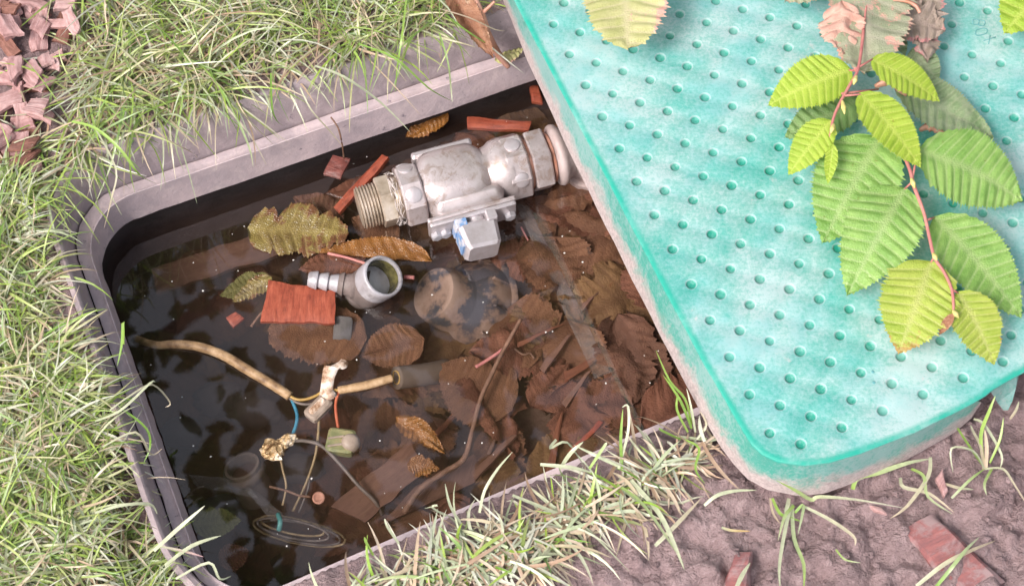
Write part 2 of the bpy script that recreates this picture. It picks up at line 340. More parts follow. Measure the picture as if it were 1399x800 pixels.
# water: clear surface that mirrors by its angle, faintly murky inside
m = bpy.data.materials.new('pit_water'); t, b, N, L = nodes(m); t.nodes.remove(b)
fr = N('ShaderNodeFresnel'); fr.inputs[0].default_value = 1.78
gl = N('ShaderNodeBsdfGlossy'); gl.inputs['Roughness'].default_value = .015; tp = N('ShaderNodeBsdfTransparent'); mx = N('ShaderNodeMixShader')
bn = N('ShaderNodeBump'); bn.inputs['Distance'].default_value = .0006; bn.inputs['Strength'].default_value = .25; L(noise_node(t, 18, 2, .5), bn.inputs['Height'])
L(bn.outputs[0], gl.inputs['Normal']); L(bn.outputs[0], fr.inputs['Normal'])
ge = N('ShaderNodeNewGeometry'); L(mth(t, 'MULTIPLY', fr.outputs[0], mth(t, 'SUBTRACT', 1.0, ge.outputs['Backfacing'])), mx.inputs[0]); L(tp.outputs[0], mx.inputs[1]); L(gl.outputs[0], mx.inputs[2]); L(mx.outputs[0], t.nodes['Material Output'].inputs[0])
pv = N('ShaderNodeVolumePrincipled'); pv.inputs['Color'].default_value = (.40, .23, .16, 1); pv.inputs['Density'].default_value = 9.5; pv.inputs['Anisotropy'].default_value = .3
L(pv.outputs[0], t.nodes['Material Output'].inputs[1]); MT['water'] = m

# ------------------------------------------------------------------ valve box: loops round the opening
ZW, ZB = -.066, -.135                          # water surface, deepest bed
def line_isect(a, b):
    (p, q), (r, s) = a, b; d1, d2 = q-p, s-r
    k = ((r.x-p.x)*d2.y-(r.y-p.y)*d2.x)/(d1.x*d2.y-d1.y*d2.x); return V((p.x+d1.x*k, p.y+d1.y*k, 0))
def loop(left, top, right, near, z, rad, off=0, zs=None, near_z=None):
    """rounded four-sided loop; each side from two photo points at height z; off pushes it outwards"""
    L_ = []
    for i, s in enumerate((left, top, right, near)):
        zz = near_z if (i == 3 and near_z is not None) else z
        p, q = P(*s[0], zz), P(*s[1], zz); d = (q-p); n = V((-d.y, d.x, 0)).normalized(); L_.append((p+n*off, q+n*off))
    cor = [line_isect(L_[3], L_[0]), line_isect(L_[0], L_[1]), line_isect(L_[1], L_[2]), line_isect(L_[2], L_[3])]
    pts = []; K = 10
    for i, c in enumerate(cor):
        a = (cor[i-1]-c).normalized(); b_ = (cor[(i+1) % 4]-c).normalized()
        r = rad+off*.9; ang = a.angle(b_); tl = r/math.tan(ang/2); ctr = c+(a+b_).normalized()*(r/math.sin(ang/2))
        p0 = c+a*tl; p1 = c+b_*tl; v0 = p0-ctr; tot = math.pi-ang; s = -1 if v0.cross(p1-ctr).z < 0 else 1
        for k in range(K+1):
            th = s*tot*k/K; pts.append(ctr+V((v0.x*math.cos(th)-v0.y*math.sin(th), v0.x*math.sin(th)+v0.y*math.cos(th), 0)))
        n0 = c+b_*tl; nx = cor[(i+1) % 4]; b2 = (c-nx).normalized(); r2 = r/math.tan(b2.angle((cor[(i+2) % 4]-nx).normalized())/2)
        n1 = nx+b2*r2
        for k in range(1, 24): pts.append(n0.lerp(n1, k/24))
    out = []
    for p in pts:
        zz = zs[0] if zs else z
        if zs:                                              # buried lower on the near side
            k = near_frac(p); zz = zs[0]*(1-k)+zs[1]*k
        out.append(V((p.x, p.y, zz)))
    return out
nl0, nl1 = P(440, 772, -.027), P(900, 575, -.027)
nd = (nl1-nl0).normalized(); nn = V((nd.y, -nd.x, 0))       # points away from the opening, towards the viewer
def near_dist(p): return (V((p[0], p[1], 0))-V((nl0.x, nl0.y, 0))).dot(nn)
def near_frac(p): return min(max((near_dist(p)+.05)/.05, 0), 1)
NEAR = ((440, 772), (900, 575))                              # given left to right but walked right to left
NR = (NEAR[1], NEAR[0])
LIP = dict(left=((183, 615), (108, 400)), top=((297, 153), (675, 25)), right=((915, 40), (1130, 515)), near=NR)
GRV = dict(left=((197, 615), (122, 400)), top=((310, 203), (650, 85)), right=((900, 45), (1112, 515)), near=NR)
BEAD = dict(left=((273, 775), (144, 405)), top=((279, 233), (711, 83)), right=((880, 60), (1090, 520)), near=NR)
FACE = dict(left=((280, 770), (152, 405)), top=((279, 266), (729, 110)), right=((870, 60), (1080, 520)), near=NR)
def near_off(L_, o):                                         # push only the near side outwards
    out = []
    for p in L_:
        k = near_frac(p)**3; out.append(p+nn*o*k)
    return out
l_lip = near_off(loop(**LIP, z=0.0, rad=.048, near_z=-.027, zs=(.001, -.026)), .032)
l_lipo = near_off(loop(**LIP, z=0.0, rad=.048, near_z=-.027, zs=(.0, -.027), off=.005), .032)
l_lipd = [V((p.x, p.y, -.06)) for p in near_off(loop(**LIP, z=0.0, rad=.048, near_z=-.027, off=.006), .032)]
l_grv = near_off(loop(**GRV, z=-.025, rad=.044, near_z=-.027, zs=(-.025, -.027)), .016)
l_bead = near_off(loop(**BEAD, z=-.026, rad=.041, near_z=-.027, zs=(-.0255, -.027)), .002)
l_face = loop(**FACE, z=-.050, rad=.037, near_z=-.027, zs=(-.050, -.050))
l_under = loop(**FACE, z=-.050, rad=.037, near_z=-.027, off=.006, zs=(-.0505, -.0505))
def lerpl(a, b, k): return [p.lerp(q, k) for p, q in zip(a, b)]
def wob(L_, amp, sc=30):
    return [p+V((noise.noise(p*sc), noise.noise(p*sc+V((9, 3, 1))), noise.noise(p*sc+V((2, 7, 5)))*.6))*amp for p in L_]
def loft(loops, closed=True):
    n = len(loops[0]); v = [p for L_ in loops for p in L_]; f = []
    for i in range(len(loops)-1):
        for k in range(n if closed else n-1): f.append([i*n+k, i*n+(k+1) % n, (i+1)*n+(k+1) % n, (i+1)*n+k])
    return v, f
box = thing('valve_box', 'grey brown plastic valve box sunk in the ground, open and full of water', 'valve box', P(500, 450, -.16))
MB().add(*loft([l_lipd, lerpl(l_lipo, l_lipd, .06), l_lipo, wob(lerpl(l_lip, l_lipo, .5), .0006), [p+V((0, 0, .0015)) for p in lerpl(l_lip, l_lipo, .35)], wob(l_lip, .0006), [p+V((0, 0, .0014)) for p in lerpl(l_lip, l_grv, .14)], [p+V((0, 0, .0034)) for p in lerpl(l_lip, l_grv, .32)], wob([p+V((0, 0, .0042)) for p in lerpl(l_lip, l_grv, .52)], .0006), [p+V((0, 0, .0030)) for p in lerpl(l_lip, l_grv, .72)], wob([p+V((0, 0, -.0015)) for p in lerpl(l_lip, l_grv, .86)], .0006), [p+V((0, 0, -.0030)) for p in lerpl(l_lip, l_grv, .97)], [p+V((0, 0, -.0050)) for p in l_grv]])).build('rim_lip', MT['boxlip'], box, True, 50)
g2 = [p+V((0, 0, -.0006)) for p in l_grv]
MB().add(*loft([[p+V((0, 0, -.0050)) for p in lerpl(g2, l_bead, .04)], wob(lerpl(g2, l_bead, .09), .0008, 110),  wob(lerpl(l_grv, l_bead, .5), .0006), wob(lerpl(l_grv, l_bead, .80), .0004), [p+V((0, 0, .0012)) for p in wob(lerpl(l_grv, l_bead, .93), .0003)], [p+V((0, 0, .0010)) for p in wob(l_bead, .0003)], wob(lerpl(l_bead, l_face, .10), .0004), wob(lerpl(l_bead, l_face, .5), .0008), wob(lerpl(l_bead, l_face, .9), .0003, 60), wob(l_face, .0007, 120), l_under])).build('rim_ledge', MT['box'], box, True, 50)
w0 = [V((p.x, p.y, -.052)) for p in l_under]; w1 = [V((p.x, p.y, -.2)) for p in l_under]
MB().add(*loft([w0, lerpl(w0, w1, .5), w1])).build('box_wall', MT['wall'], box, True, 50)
# plane tests used by the ground and the grass
def poly2(L_): return np.array([(p.x, p.y) for p in L_])
def inside(poly, X, Y):
    r = np.zeros(X.shape, bool); n = len(poly)
    for i in range(n):
        x1, y1 = poly[i-1]; x2, y2 = poly[i]
        c = ((y1 > Y) != (y2 > Y)) & (X < (x2-x1)*(Y-y1)/(y2-y1+1e-12)+x1); r ^= c
    return r
cut = [p+nn*0 for p in near_off(loop(**LIP, z=0.0, rad=.048, near_z=-.027, off=.0035), .004)]
HOLE = poly2(cut); HOLE_IN = poly2(l_face)

# ------------------------------------------------------------------ ground
def axis_pts(a, b, st):
    m_ = list(np.arange(a, b, st)); return np.array([a-25, a-9, a-3, a-1, a-.4, a-.15, a-.06, a-.025]+m_+[b+.025, b+.06, b+.15, b+.4, b+1, b+3, b+9, b+25])
gx, gy = axis_pts(-.37, .41, .0025), axis_pts(-.25, .31, .0025)
def ground_h(x, y):
    p = V((x, y, 0)); d = near_dist(p)
    q = p+V((noise.noise(p*30), noise.noise(p*30+V((7, 2, 0))), 0))*.008
    lump = noise.fractal(q*16, .9, 2.1, 4)*.006+abs(noise.fractal(q*34+V((4, 2, 0)), .8, 2.2, 4))*.013-.005
    lump += max(0, noise.noise(q*75+V((1, 8, 3))))*.0055+max(0, noise.noise(p*150+V((3, 1, 3))))*.0024
    wet = min(max((x+.02)/.1, 0), 1) if y < .1 else 0
    h = lump*(.35+.65*wet)-.001
    if y < .05 and -.25 < x < .2: h += -.017*max(0, 1-max(d, 0)/.045)          # earth slumps over the near rim
    # grooves worn into the mud
    return h
GX, GY = np.meshgrid(gx, gy); inn = inside(HOLE, GX, GY)
ny, nx = GX.shape; idx = -np.ones((ny, nx), int); vv = []
cen = HOLE.mean(0)
def snap(x, y):
    q = HOLE; a = q; b_ = np.roll(q, -1, 0); d = b_-a; tt = np.clip(((x-a[:, 0])*d[:, 0]+(y-a[:, 1])*d[:, 1])/((d**2).sum(1)+1e-15), 0, 1)
    c = a+d*tt[:, None]; k = ((c[:, 0]-x)**2+(c[:, 1]-y)**2).argmin(); return c[k]
padn = np.pad(inn, 1); ring = inn & ~(padn[:-2, 1:-1] & padn[2:, 1:-1] & padn[1:-1, :-2] & padn[1:-1, 2:] & padn[:-2, :-2] & padn[2:, 2:] & padn[2:, :-2] & padn[:-2, 2:])
for j in range(ny):
    for i in range(nx):
        if inn[j, i] and not ring[j, i]: continue
        x, y = GX[j, i], GY[j, i]
        if ring[j, i]: x, y = snap(x, y)
        idx[j, i] = len(vv); far = abs(x) > .7 or abs(y) > .7
        vv.append((x, y, 0 if far else ground_h(x, y)-(.006 if ring[j, i] else 0)))
ff = [[idx[j, i], idx[j, i+1], idx[j+1, i+1], idx[j+1, i]] for j in range(ny-1) for i in range(nx-1) if min(idx[j, i], idx[j, i+1], idx[j+1, i+1], idx[j+1, i]) >= 0]
g = mesh('ground', np.array(vv), ff, MT['mud']); tag(g, kind='structure')
def gz(x, y): return ground_h(x, y)

random.seed(41); mb = MB(); k = 0
while k < 420:
    px, py = random.uniform(560, 1420), random.uniform(520, 815); q = P(px, py, 0); d_ = near_dist(q)
    if d_ < .03 or random.random() < .25*(px < 800): continue
    r_ = random.choice([.0005, .0006, .0008, .001, .0012, .0016, .002]); v, f = lump((q.x, q.y, gz(q.x, q.y)+r_*.35), r_*random.uniform(.8, 1.5), r_, r_*.6, .9, k*.37, 6, 4); mb.add(v, f); k += 1
tag(mb.build('mud_crumbs', MT['mud'], None, False), 'loose crumbs of earth lying on the mud', 'mud crumbs', None, 'stuff')

# ------------------------------------------------------------------ water and the silt under it
wl = [V((p.x, p.y, ZW)) for p in loop(**FACE, z=-.050, rad=.037, near_z=-.027, off=.0055)]
def bed_h(x, y):
    p = V((x, y, 0)); k = min(max((x+.17)/.26, 0), 1); k = k*k*(3-2*k)
    return -.140+.047*k+noise.fractal(p*20, .9, 2, 4)*.006
bx, by = np.arange(-.32, .26, .006), np.arange(-.24, .24, .006); BX, BY = np.meshgrid(bx, by); bi = inside(poly2(wl), BX, BY)
bi = bi | np.roll(bi, 1, 0) | np.roll(bi, -1, 0) | np.roll(bi, 1, 1) | np.roll(bi, -1, 1)
bidx = -np.ones(BX.shape, int); vv = []
for j in range(BX.shape[0]):
    for i in range(BX.shape[1]):
        if bi[j, i]: bidx[j, i] = len(vv); vv.append((BX[j, i], BY[j, i], bed_h(BX[j, i], BY[j, i])))
ff = [[bidx[j, i], bidx[j, i+1], bidx[j+1, i+1], bidx[j+1, i]] for j in range(BX.shape[0]-1) for i in range(BX.shape[1]-1) if min(bidx[j, i], bidx[j, i+1], bidx[j+1, i+1], bidx[j+1, i]) >= 0]
tag(mesh('silt_bed', np.array(vv), ff, MT['silt']), kind='structure')
n = len(wl); wv = wl+[V((p.x, p.y, -.19)) for p in wl]
wf = [list(range(n)), [n+k for k in range(n)][::-1]]+[[k, n+k, n+(k+1) % n, (k+1) % n] for k in range(n)]
tag(mesh('water', wv, wf, MT['water'], None, False), kind='structure')

# ------------------------------------------------------------------ green lid
ZT, ZS = .045, .008
pairs = [((640, -120), (633, -115)), ((702, 0), (687, 2)), ((754, 100), (733, 110)), ((806, 200), (779, 210)), ((858, 300), (826, 307)), ((910, 400), (876, 407)), ((962, 497), (928, 508)), ((1000, 562), (966, 578)),
         ((1016, 590), (986, 612)), ((1026, 606), (1002, 633)), ((1041, 620), (1022, 653)), ((1063, 630.5), (1050, 669)), ((1100, 635.5), (1090, 677)), ((1135, 631), (1125, 674)), ((1175, 619), (1172, 657)), ((1212, 605), (1210, 642)), ((1250, 590), (1250, 622)), ((1300, 566), (1303, 591)), ((1322, 555), (1328, 570)), ((1336, 547), (1341, 549))]
rest = [(1347, 540), (1358, 531), (1370, 524), (1395, 510), (1520, 448), (1632, 394), (1655, 375), (1652, 350), (1400, -120)]
top = [P(*a, ZT) for a, _ in pairs]+[P(*a, ZT) for a in rest]
def inset(poly, d):
    out = []; n = len(poly)
    for i, p in enumerate(poly):
        a, b_ = poly[i-1], poly[(i+1) % n]; t1 = (p-a).normalized(); t2 = (b_-p).normalized(); nn_ = V((-(t1+t2).y, (t1+t2).x, 0)).normalized()
        c = max(nn_.dot(V((-t1.y, t1.x, 0))), .4); out.append(p+nn_*d/c)
    return out
area = sum(top[i-1].x*top[i].y-top[i].x*top[i-1].y for i in range(len(top))); sg = 1 if area > 0 else -1
def densify(poly, st=.012):
    out = []
    for i in range(len(poly)):
        a, b_ = poly[i], poly[(i+1) % len(poly)]; k = max(1, int((b_-a).length/st)); out += [a.lerp(b_, j/k) for j in range(k)]
    return out
topd = densify(top); i1 = inset(topd, sg*.0009); i2 = inset(topd, sg*.0026); i3 = inset(topd, sg*.005)
e1 = [p+V((0, 0, -.0009)) for p in topd]; e1 = wob(e1, .0003, 60); e2 = [V((p.x, p.y, ZT-.0055)) for p in inset(topd, sg*.0015)]; i1 = [p+V((0, 0, -.0003)) for p in i1]
lid = thing('box_lid', 'turquoise green plastic lid with round dimples laid across the valve box', 'lid', P(1150, 300, 0.0))
# fitted dimple lattice (photo), square in the lid's plane
HM = None
lat = [(0, 0, 929, 19), (3, 0, 1039.5, 54.7), (-1, 5, 822.5, 159), (3, 9, 918.5, 340), (8, 14, 1052.5, 589), (10, 13, 1150, 583.5), (12, 11, 1261.5, 538.5), (9, -2, 1290, 62.5), (12, -1, 1395, 129), (9, -3, 1301.5, 32.5), (11, 12, 1206, 561), (5, 11, 970, 437.5), (0, 6, 846, 202), (-2, 3, 815, 85.5)]
A = []
for i, j, x, y in lat:
    x -= 700; y -= 400; A.append([i, j, 1, 0, 0, 0, -x*i, -x*j, -x]); A.append([0, 0, 0, i, j, 1, -y*i, -y*j, -y])
HM = np.linalg.svd(np.array(A, float))[2][-1].reshape(3, 3)
ctrs = []; i3p = poly2(inset(topd, sg*.011))
for i in range(-14, 30):
    for j in range(-16, 34):
        if j-i > 6 or i+j > 23 or (i, j) == (10, -3): continue
        h = HM@np.array([i, j, 1.0]); x, y = h[0]/h[2]+700, h[1]/h[2]+400
        if not (560 < x < 1700 and -140 < y < 700): continue
        c = P(x, y, ZT)
        if inside(i3p, np.array([c.x]), np.array([c.y]))[0]: ctrs.append(c)
bm = bmesh.new(); ly = bm.verts.layers.float_color.new('Col')
def ringv(pts, col):
    o = []
    for p in pts:
        v_ = bm.verts.new(p); v_[ly] = (*col, 1); o.append(v_)
    return o
def bridge(a, b_):
    n_ = len(a)
    for k in range(n_): bm.faces.new([a[k], a[(k+1) % n_], b_[(k+1) % n_], b_[k]])
rE2, rE1, rI1, rI2, rI3 = ringv(e2, (0, 0, .3)), ringv(e1, (0, 0, .7)), ringv(i1, (0, 0, 1)), ringv(i2, (0, 0, .85)), ringv(i3, (0, 0, 0))
for a_, b_ in ((rE2, rE1), (rE1, rI1), (rI1, rI2), (rI2, rI3)): bridge(a_, b_)
edges = [bm.edges.get((rI3[k], rI3[(k+1) % len(rI3)])) for k in range(len(rI3))]
KD = 16
for c in ctrs:
    rs = []; sc_ = random.uniform(.83, .95)
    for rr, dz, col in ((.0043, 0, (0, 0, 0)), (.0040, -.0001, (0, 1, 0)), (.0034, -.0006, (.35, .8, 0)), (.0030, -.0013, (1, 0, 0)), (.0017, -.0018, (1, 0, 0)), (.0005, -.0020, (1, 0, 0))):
        rs.append(ringv([c+V((math.cos(2*math.pi*k/KD)*rr*sc_, math.sin(2*math.pi*k/KD)*rr*sc_, dz)) for k in range(KD)], col))
    for a_, b_ in zip(rs, rs[1:]): bridge(a_, b_)
    bm.faces.new(rs[-1])
    edges += [bm.edges.get((rs[0][k], rs[0][(k+1) % KD])) for k in range(KD)]
bmesh.ops.triangle_fill(bm, use_beauty=True, use_dissolve=False, edges=edges, normal=(0, 0, 1))
bmesh.ops.recalc_face_normals(bm, faces=bm.faces)
org = V(lid.location)
for v_ in bm.verts: v_.co -= org
me = bpy.data.meshes.new('lid_plate'); bm.to_mesh(me); bm.free()
me.polygons.foreach_set('use_smooth', [True]*len(me.polygons)); me.materials.append(MT['lid'])
o = bpy.data.objects.new('lid_plate', me); COL.objects.link(o); o.parent = lid
# skirt, flaring outwards to its foot
def dens_pairs(pr, k=4):
    out = []
    for (a, b_), (c, d) in zip(pr, pr[1:]):
        for j in range(k): out.append((V((*a, 0)).lerp(V((*c, 0)), j/k), V((*b_, 0)).lerp(V((*d, 0)), j/k)))
    return out+[(V((*pr[-1][0], 0)), V((*pr[-1][1], 0)))]
dp = dens_pairs(pairs)
s_top = [P(a.x, a.y, ZT-.0014) for a, _ in dp]; s_bot = []
nP = len(dp)
for k, (a, b_) in enumerate(dp):
    zz = ZS if k < nP-14 else ZS+(ZT-.008-ZS)*((k-nP+14)/14)**2.2
    s_bot.append(P(b_.x, b_.y, zz))
s_mid = wob([a.lerp(b_, .5)+(b_-a).cross(V((0, 0, 1)))*0 for a, b_ in zip(s_top, s_bot)], .0004, 25); s_bot = wob(s_bot, .0009, 35)
cin = V((.22, .02, 0))
def inward(L_, d): return [p+((V((cin.x, cin.y, p.z))-p).normalized()*d) for p in L_]
sl_ = [inward(s_top, .004), s_top, lerpl(s_top, s_mid, .12), lerpl(s_top, s_mid, .55), s_mid, lerpl(s_mid, s_bot, .5), lerpl(s_mid, s_bot, .93), s_bot, inward(s_bot, .003), inward(s_mid, .006), inward(s_top, .008)]
vq, fq = loft(sl_, False); cc = [(x, 0, 0) for x in (0, 0, .1, .25, .45, .7, .95, 1, 1, .6, .3) for _ in range(nP)]
mesh('skirt', vq, fq, MT['skirt'], lid, True, cc, 60)
tb = MB()                                                     # broken rib hanging under the edge
tp_ = [(1352, 532, .040), (1364, 526, .041), (1378, 519, .042), (1390, 513, .041), (1388, 530, .030), (1383, 548, .018), (1377, 560, .010), (1371, 560, .010), (1363, 550, .017)]
fr_ = [P(x, y, z) for x, y, z in tp_]; bk = [p+V((.002, .006, .001)) for p in fr_]; k = len(fr_)
tb.add(fr_+bk, [list(range(k)), [k+i for i in range(k)][::-1]]+[[i, (i+1) % k, k+(i+1) % k, k+i] for i in range(k)], [(.35, 0, 0)]*(2*k))
tag(tb.build('broken_rib', MT['skirt'], lid, False), 'torn triangular rib under the broken edge')
# engraved letters B O X
def stroke(pts): return tube([P(1280+x/10, y/10, ZT+.0001) for x, y in pts], .00035, 6, 3)
for name, ss in (('engraved_letter', [[(490, 330), (500, 265), (572, 275), (560, 338), (490, 330)], [(572, 348), (583, 280), (656, 292), (640, 356), (572, 348)]]), ('engraved_letter', [[(530, 445), (545, 410), (640, 386), (688, 405), (685, 440), (660, 465), (560, 490), (530, 470), (530, 445)]]), ('engraved_letter', [[(635, 560), (805, 508)], [(728, 488), (705, 605)]])):
    mb = MB()
    for s_ in ss: mb.add(*tube([P(1280+x/10, y/10, ZT+.0001) for x, y in s_], .00035, 6, 2))
    mb.build(name, MT['groove'], lid)
mb = MB()
for x, y in ((1192.5, 507.5), (1194, 522)): mb.add(*lathe(P(x, y, ZT+.0001), (0, 0, 1), [(0, .0011), (.0002, .0009)], 8))
mb.build('pin_hole', MT['groove'], lid)
# ------------------------------------------------------------------ leaves
def leaf(base, tip, hw, nv=10, sub=6, cols=6, up=(0, 0, 1), roll=0, fold=.1, curl=.0, pleat=.0009, tooth=1.0, sk=.17, rag=0, seed=0, asym=1.0, twist=0, wave=0, tipdry=0, pw=(.62, .92)):
    rd = random.Random(seed); base, tip = V(base), V(tip); ax = tip-base; Ln = ax.length; a, n_, s_ = frame(ax, up)
    if roll: q = Matrix.Rotation(R(roll), 3, a); n_, s_ = q@n_, q@s_
    mx_ = (pw[0]/(pw[0]+pw[1])); nrm = mx_**pw[0]*(1-mx_)**pw[1]
    rows = nv*sub; v = []; c = []; f = []; nc = 2*cols+1; off = V((seed*3.1, seed*1.7, 0))
    pat = [.09, -.05, .02, -.06, .03, -.05, .02, .0][:sub]
    for i in range(rows+1):
        u = i/rows; u = u+.016*noise.noise(V((u*7, seed*1.9, 4)))*min(1, 8*u*(1-u)); te = u+sk*min(1, u/.10)*(1-u); te = min(te, 1); W = (max(te, 0)**pw[0]*max(1-te, 0)**pw[1])/nrm*hw
        ph = (i % sub)/sub; tg = 1+pat[i % sub]*tooth if 0 < i < rows else 1
        if rag: tgr = [1-rag*max(0, noise.noise(V((u*6, seed*5.3, q_)))+.5*noise.noise(V((u*31, seed*2.3, q_))))*1.5 for q_ in (0.3, 9.7)]
        for j in range(-cols, cols+1):
            s = j/cols; A_ = abs(s); sgn = 1 if s >= 0 else -1; ia = i+(sub//2 if j < 0 else 0); ph = (ia % sub)/sub
            tg = 1+pat[ia % sub]*tooth if 0 < i < rows else 1
            tt = u+(te-u)*A_; w_ = W*A_*(tg if A_ > .95 else 1)*sgn*(tgr[j > 0] if rag else 1)
            if s < 0: w_ *= asym
            x = tt*Ln*(1+(pat[ia % sub]*tooth*.12 if A_ > .95 else 0))
            h = fold*abs(w_)-pleat*(1-4*min(ph, 1-ph))*min(1, A_*2.2)*(1-.25*A_)+curl*Ln*math.sin(math.pi*tt)-curl*.6*Ln*tt*tt
            h += wave*Ln*noise.noise(V((tt*4, s*2, seed*2.3)))+twist*w_*(tt-.5)
            v.append(base+a*x+s_*w_+n_*h)
            vn = 1.0 if (ia % sub == 0 and j != 0 and 0 < i < rows) else 0
            if j == 0: vn = 1
            c.append((vn, A_**4, max(0, tt-.6)*2.5*tipdry))
    for i in range(rows):
        for j in range(nc-1):
            q = [i*nc+j, i*nc+j+1, (i+1)*nc+j+1, (i+1)*nc+j]; f.append(q)
    return v, f, c
def pleaf(bpx, bz, tpx, tz, wpx, **k):
    b_, t_ = P(*bpx, bz), P(*tpx, tz); return leaf(b_, t_, wpx/2*MPP(bpx[0], bpx[1], (bz+tz)/2), **k)
tw = thing('hornbeam_twig', 'leafy hornbeam twig with yellow green and darker leaves hanging over the turquoise lid', 'twig', P(1240, 230, .08))
def tleaf(mat, label, *a, **k):
    v, f, c = pleaf(*a, **k); o = mesh('leaf', v, f, MT[mat], tw, True, c)
    if label: o['label'] = label
    return o
tleaf('deepgreen', 'dark leaf behind the bright ones', (1176, 135), .066, (1072, 188), .058, 66, seed=1, fold=.15, nv=9)
tleaf('dusty', 'large dusty folded leaf at the right', (1222, 112), .070, (1357, 188), .062, 108, seed=2, roll=-12, fold=.22, nv=11, wave=.03, asym=.75)
tleaf('mature', 'large mature leaf at the left', (1203, 186), .078, (1124, 330), .066, 116, seed=3, fold=.10, curl=.05, nv=11, twist=.25, wave=.015)
tleaf('mature', None, (1237, 256), .080, (1158, 401), .066, 104, seed=4, fold=.14, curl=.07, nv=11, rag=.06, wave=.02)
tleaf('mature', None, (1254, 204), .082, (1399, 272), .072, 122, seed=5, fold=.08, curl=.06, nv=12, twist=-.3, wave=.02, rag=.05)
tleaf('mature', 'lower right leaf partly tucked behind another', (1276, 296), .072, (1397, 432), .060, 96, seed=6, fold=.14, curl=.04, nv=10)
tleaf('edge', 'yellow green leaf with browned tip', (1273, 356), .080, (1228, 482), .066, 108, seed=7, fold=.12, curl=.05, nv=10, rag=.25, tipdry=.45)
tleaf('edge', None, (1308, 398), .078, (1360, 497), .064, 72, seed=8, fold=.14, curl=.06, nv=10, rag=.2, tipdry=.15)
tleaf('young', 'bright young leaf', (1164, 95), .092, (1049, 142), .080, 78, seed=9, fold=.10, curl=.06, nv=11, pleat=.0006)
tleaf('young', None, (1190, 81), .094, (1285, 137), .084, 56, seed=10, fold=.12, curl=.05, nv=11, pleat=.0006)
tleaf('young', None, (1174, 127), .098, (1259, 227), .088, 64, seed=11, fold=.10, curl=.05, nv=11, pleat=.0006)
tleaf('young', None, (1136, 164), .092, (1077, 238), .080, 50, seed=12, fold=.15, curl=.06, nv=10, pleat=.0005)
tleaf('young', 'tiny unfolding leaf', (1138, 197), .094, (1131, 251), .084, 18, seed=13, fold=.3, nv=8, pleat=.0003)
# withered leaves at the top of the twig
tleaf('wither', 'withered grey green leaf', (1190, -70), .085, (1182, 99), .088, 122, seed=14, fold=.06, nv=9, wave=.05, rag=.2, pleat=.0007, pw=(.4, .55))
tleaf('purple', 'shrivelled leaf with reddish rim', (1240, -20), .070, (1268, 84), .066, 80, seed=15, fold=.2, nv=7, wave=.09, rag=.5, twist=.5)
tleaf('purple', None, (1225, 20), .074, (1292, 42), .070, 70, seed=16, fold=.2, nv=6, wave=.08, rag=.4, roll=15)
tleaf('dusty', None, (1200, 10), .068, (1236, 78), .064, 44, seed=17, fold=.25, nv=8, wave=.04, roll=-25)
tleaf('wither', None, (1160, -40), .074, (1072, 2), .068, 50, seed=18, fold=.1, nv=8, wave=.04)
tleaf('pinkdry', 'pink crumpled leaf', (1150, 2), .094, (1152, 74), .088, 62, seed=19, fold=-.25, nv=6, wave=.14, rag=.35, twist=.7, pleat=.0012)
tleaf('dusty', None, (1246, 66), .064, (1282, 112), .060, 44, seed=22, fold=.1, nv=7, wave=.03)
def tw_tube(name, mat, pts, r, label=None, **k):
    o = MB().add(*tube([P(x, y, z) for x, y, z in pts], r, **k)).build(name, MT[mat], tw)
    if label: o['label'] = label
tw_tube('stem', 'stem', [(1180, 40, .088), (1173, 92, .094), (1160, 118, .095), (1149, 138, .095), (1138, 164, .094), (1131, 205, .088)], [.0011, .001, .001, .001, .0009, .0006])
tw_tube('stem', 'stem', [(1232, 205, .084), (1243, 232, .086), (1249, 255, .086), (1262, 290, .085), (1270, 325, .084), (1277, 352, .083), (1290, 372, .082), (1301, 398, .081), (1303, 430, .079)], [.0012, .0012, .0013, .0011, .0011, .0011, .001, .001, .0008])
for a_, b_ in (((1172, 97, .094), (1160, 96, .092)), ((1166, 96, .094), (1192, 81, .094)), ((1152, 131, .095), (1176, 129, .098)), ((1150, 128, .094), (1200, 122, .082)), ((1247, 248, .086), (1236, 258, .080)), ((1247, 240, .086), (1254, 208, .082)), ((1268, 300, .084), (1276, 297, .072)), ((1277, 350, .083), (1272, 358, .080)), ((1302, 396, .081), (1309, 400, .078)), ((1180, 40, .088), (1190, -60, .086))):
    tw_tube('petiole', 'stem', [a_, b_], [.0008, .0006], n=6)
for (x, y, z), (x2, y2) in (((1170, 104, .096), (1166, 116)), ((1151, 138, .096), (1154, 156)), ((1139, 170, .096), (1135, 182)), ((1245, 244, .088), (1250, 257)), ((1275, 346, .085), (1280, 356)), ((1302, 424, .081), (1310, 434))):
    tw_tube('bud', 'bud', [(x, y, z), ((x+x2)/2, (y+y2)/2, z+.001), (x2, y2, z)], [.0008, .0017, .0003], n=8)
tleaf('browndry', 'dry brown bract at the lower end', (1303, 428), .082, (1283, 457), .070, 13, seed=20, fold=.5, nv=5, pleat=.0004)
tw_tube('dry_bract', 'copper', [(1195, 118, .078), (1210, 112, .080), (1222, 108, .079), (1228, 122, .078), (1238, 130, .075)], [.0012, .0028, .0022, .0018, .001], bumps=.3)
tw_tube('dry_bract', 'copper', [(1256, 178, .066), (1270, 173, .067), (1284, 179, .066), (1292, 186, .064)], [.001, .003, .0025, .001], bumps=.3)
tw_tube('dry_bract', 'copper', [(1220, 0, .09), (1238, 2, .092), (1251, 8, .092), (1257, 18, .09)], [.0008, .0012, .0014, .0012], bumps=.15)
v, f, c = pleaf((850, -70), .085, (858, 66), .078, 118, seed=23, fold=.08, nv=9, wave=.03, rag=.12, pleat=.0011, pw=(.4, .5), sk=.2)
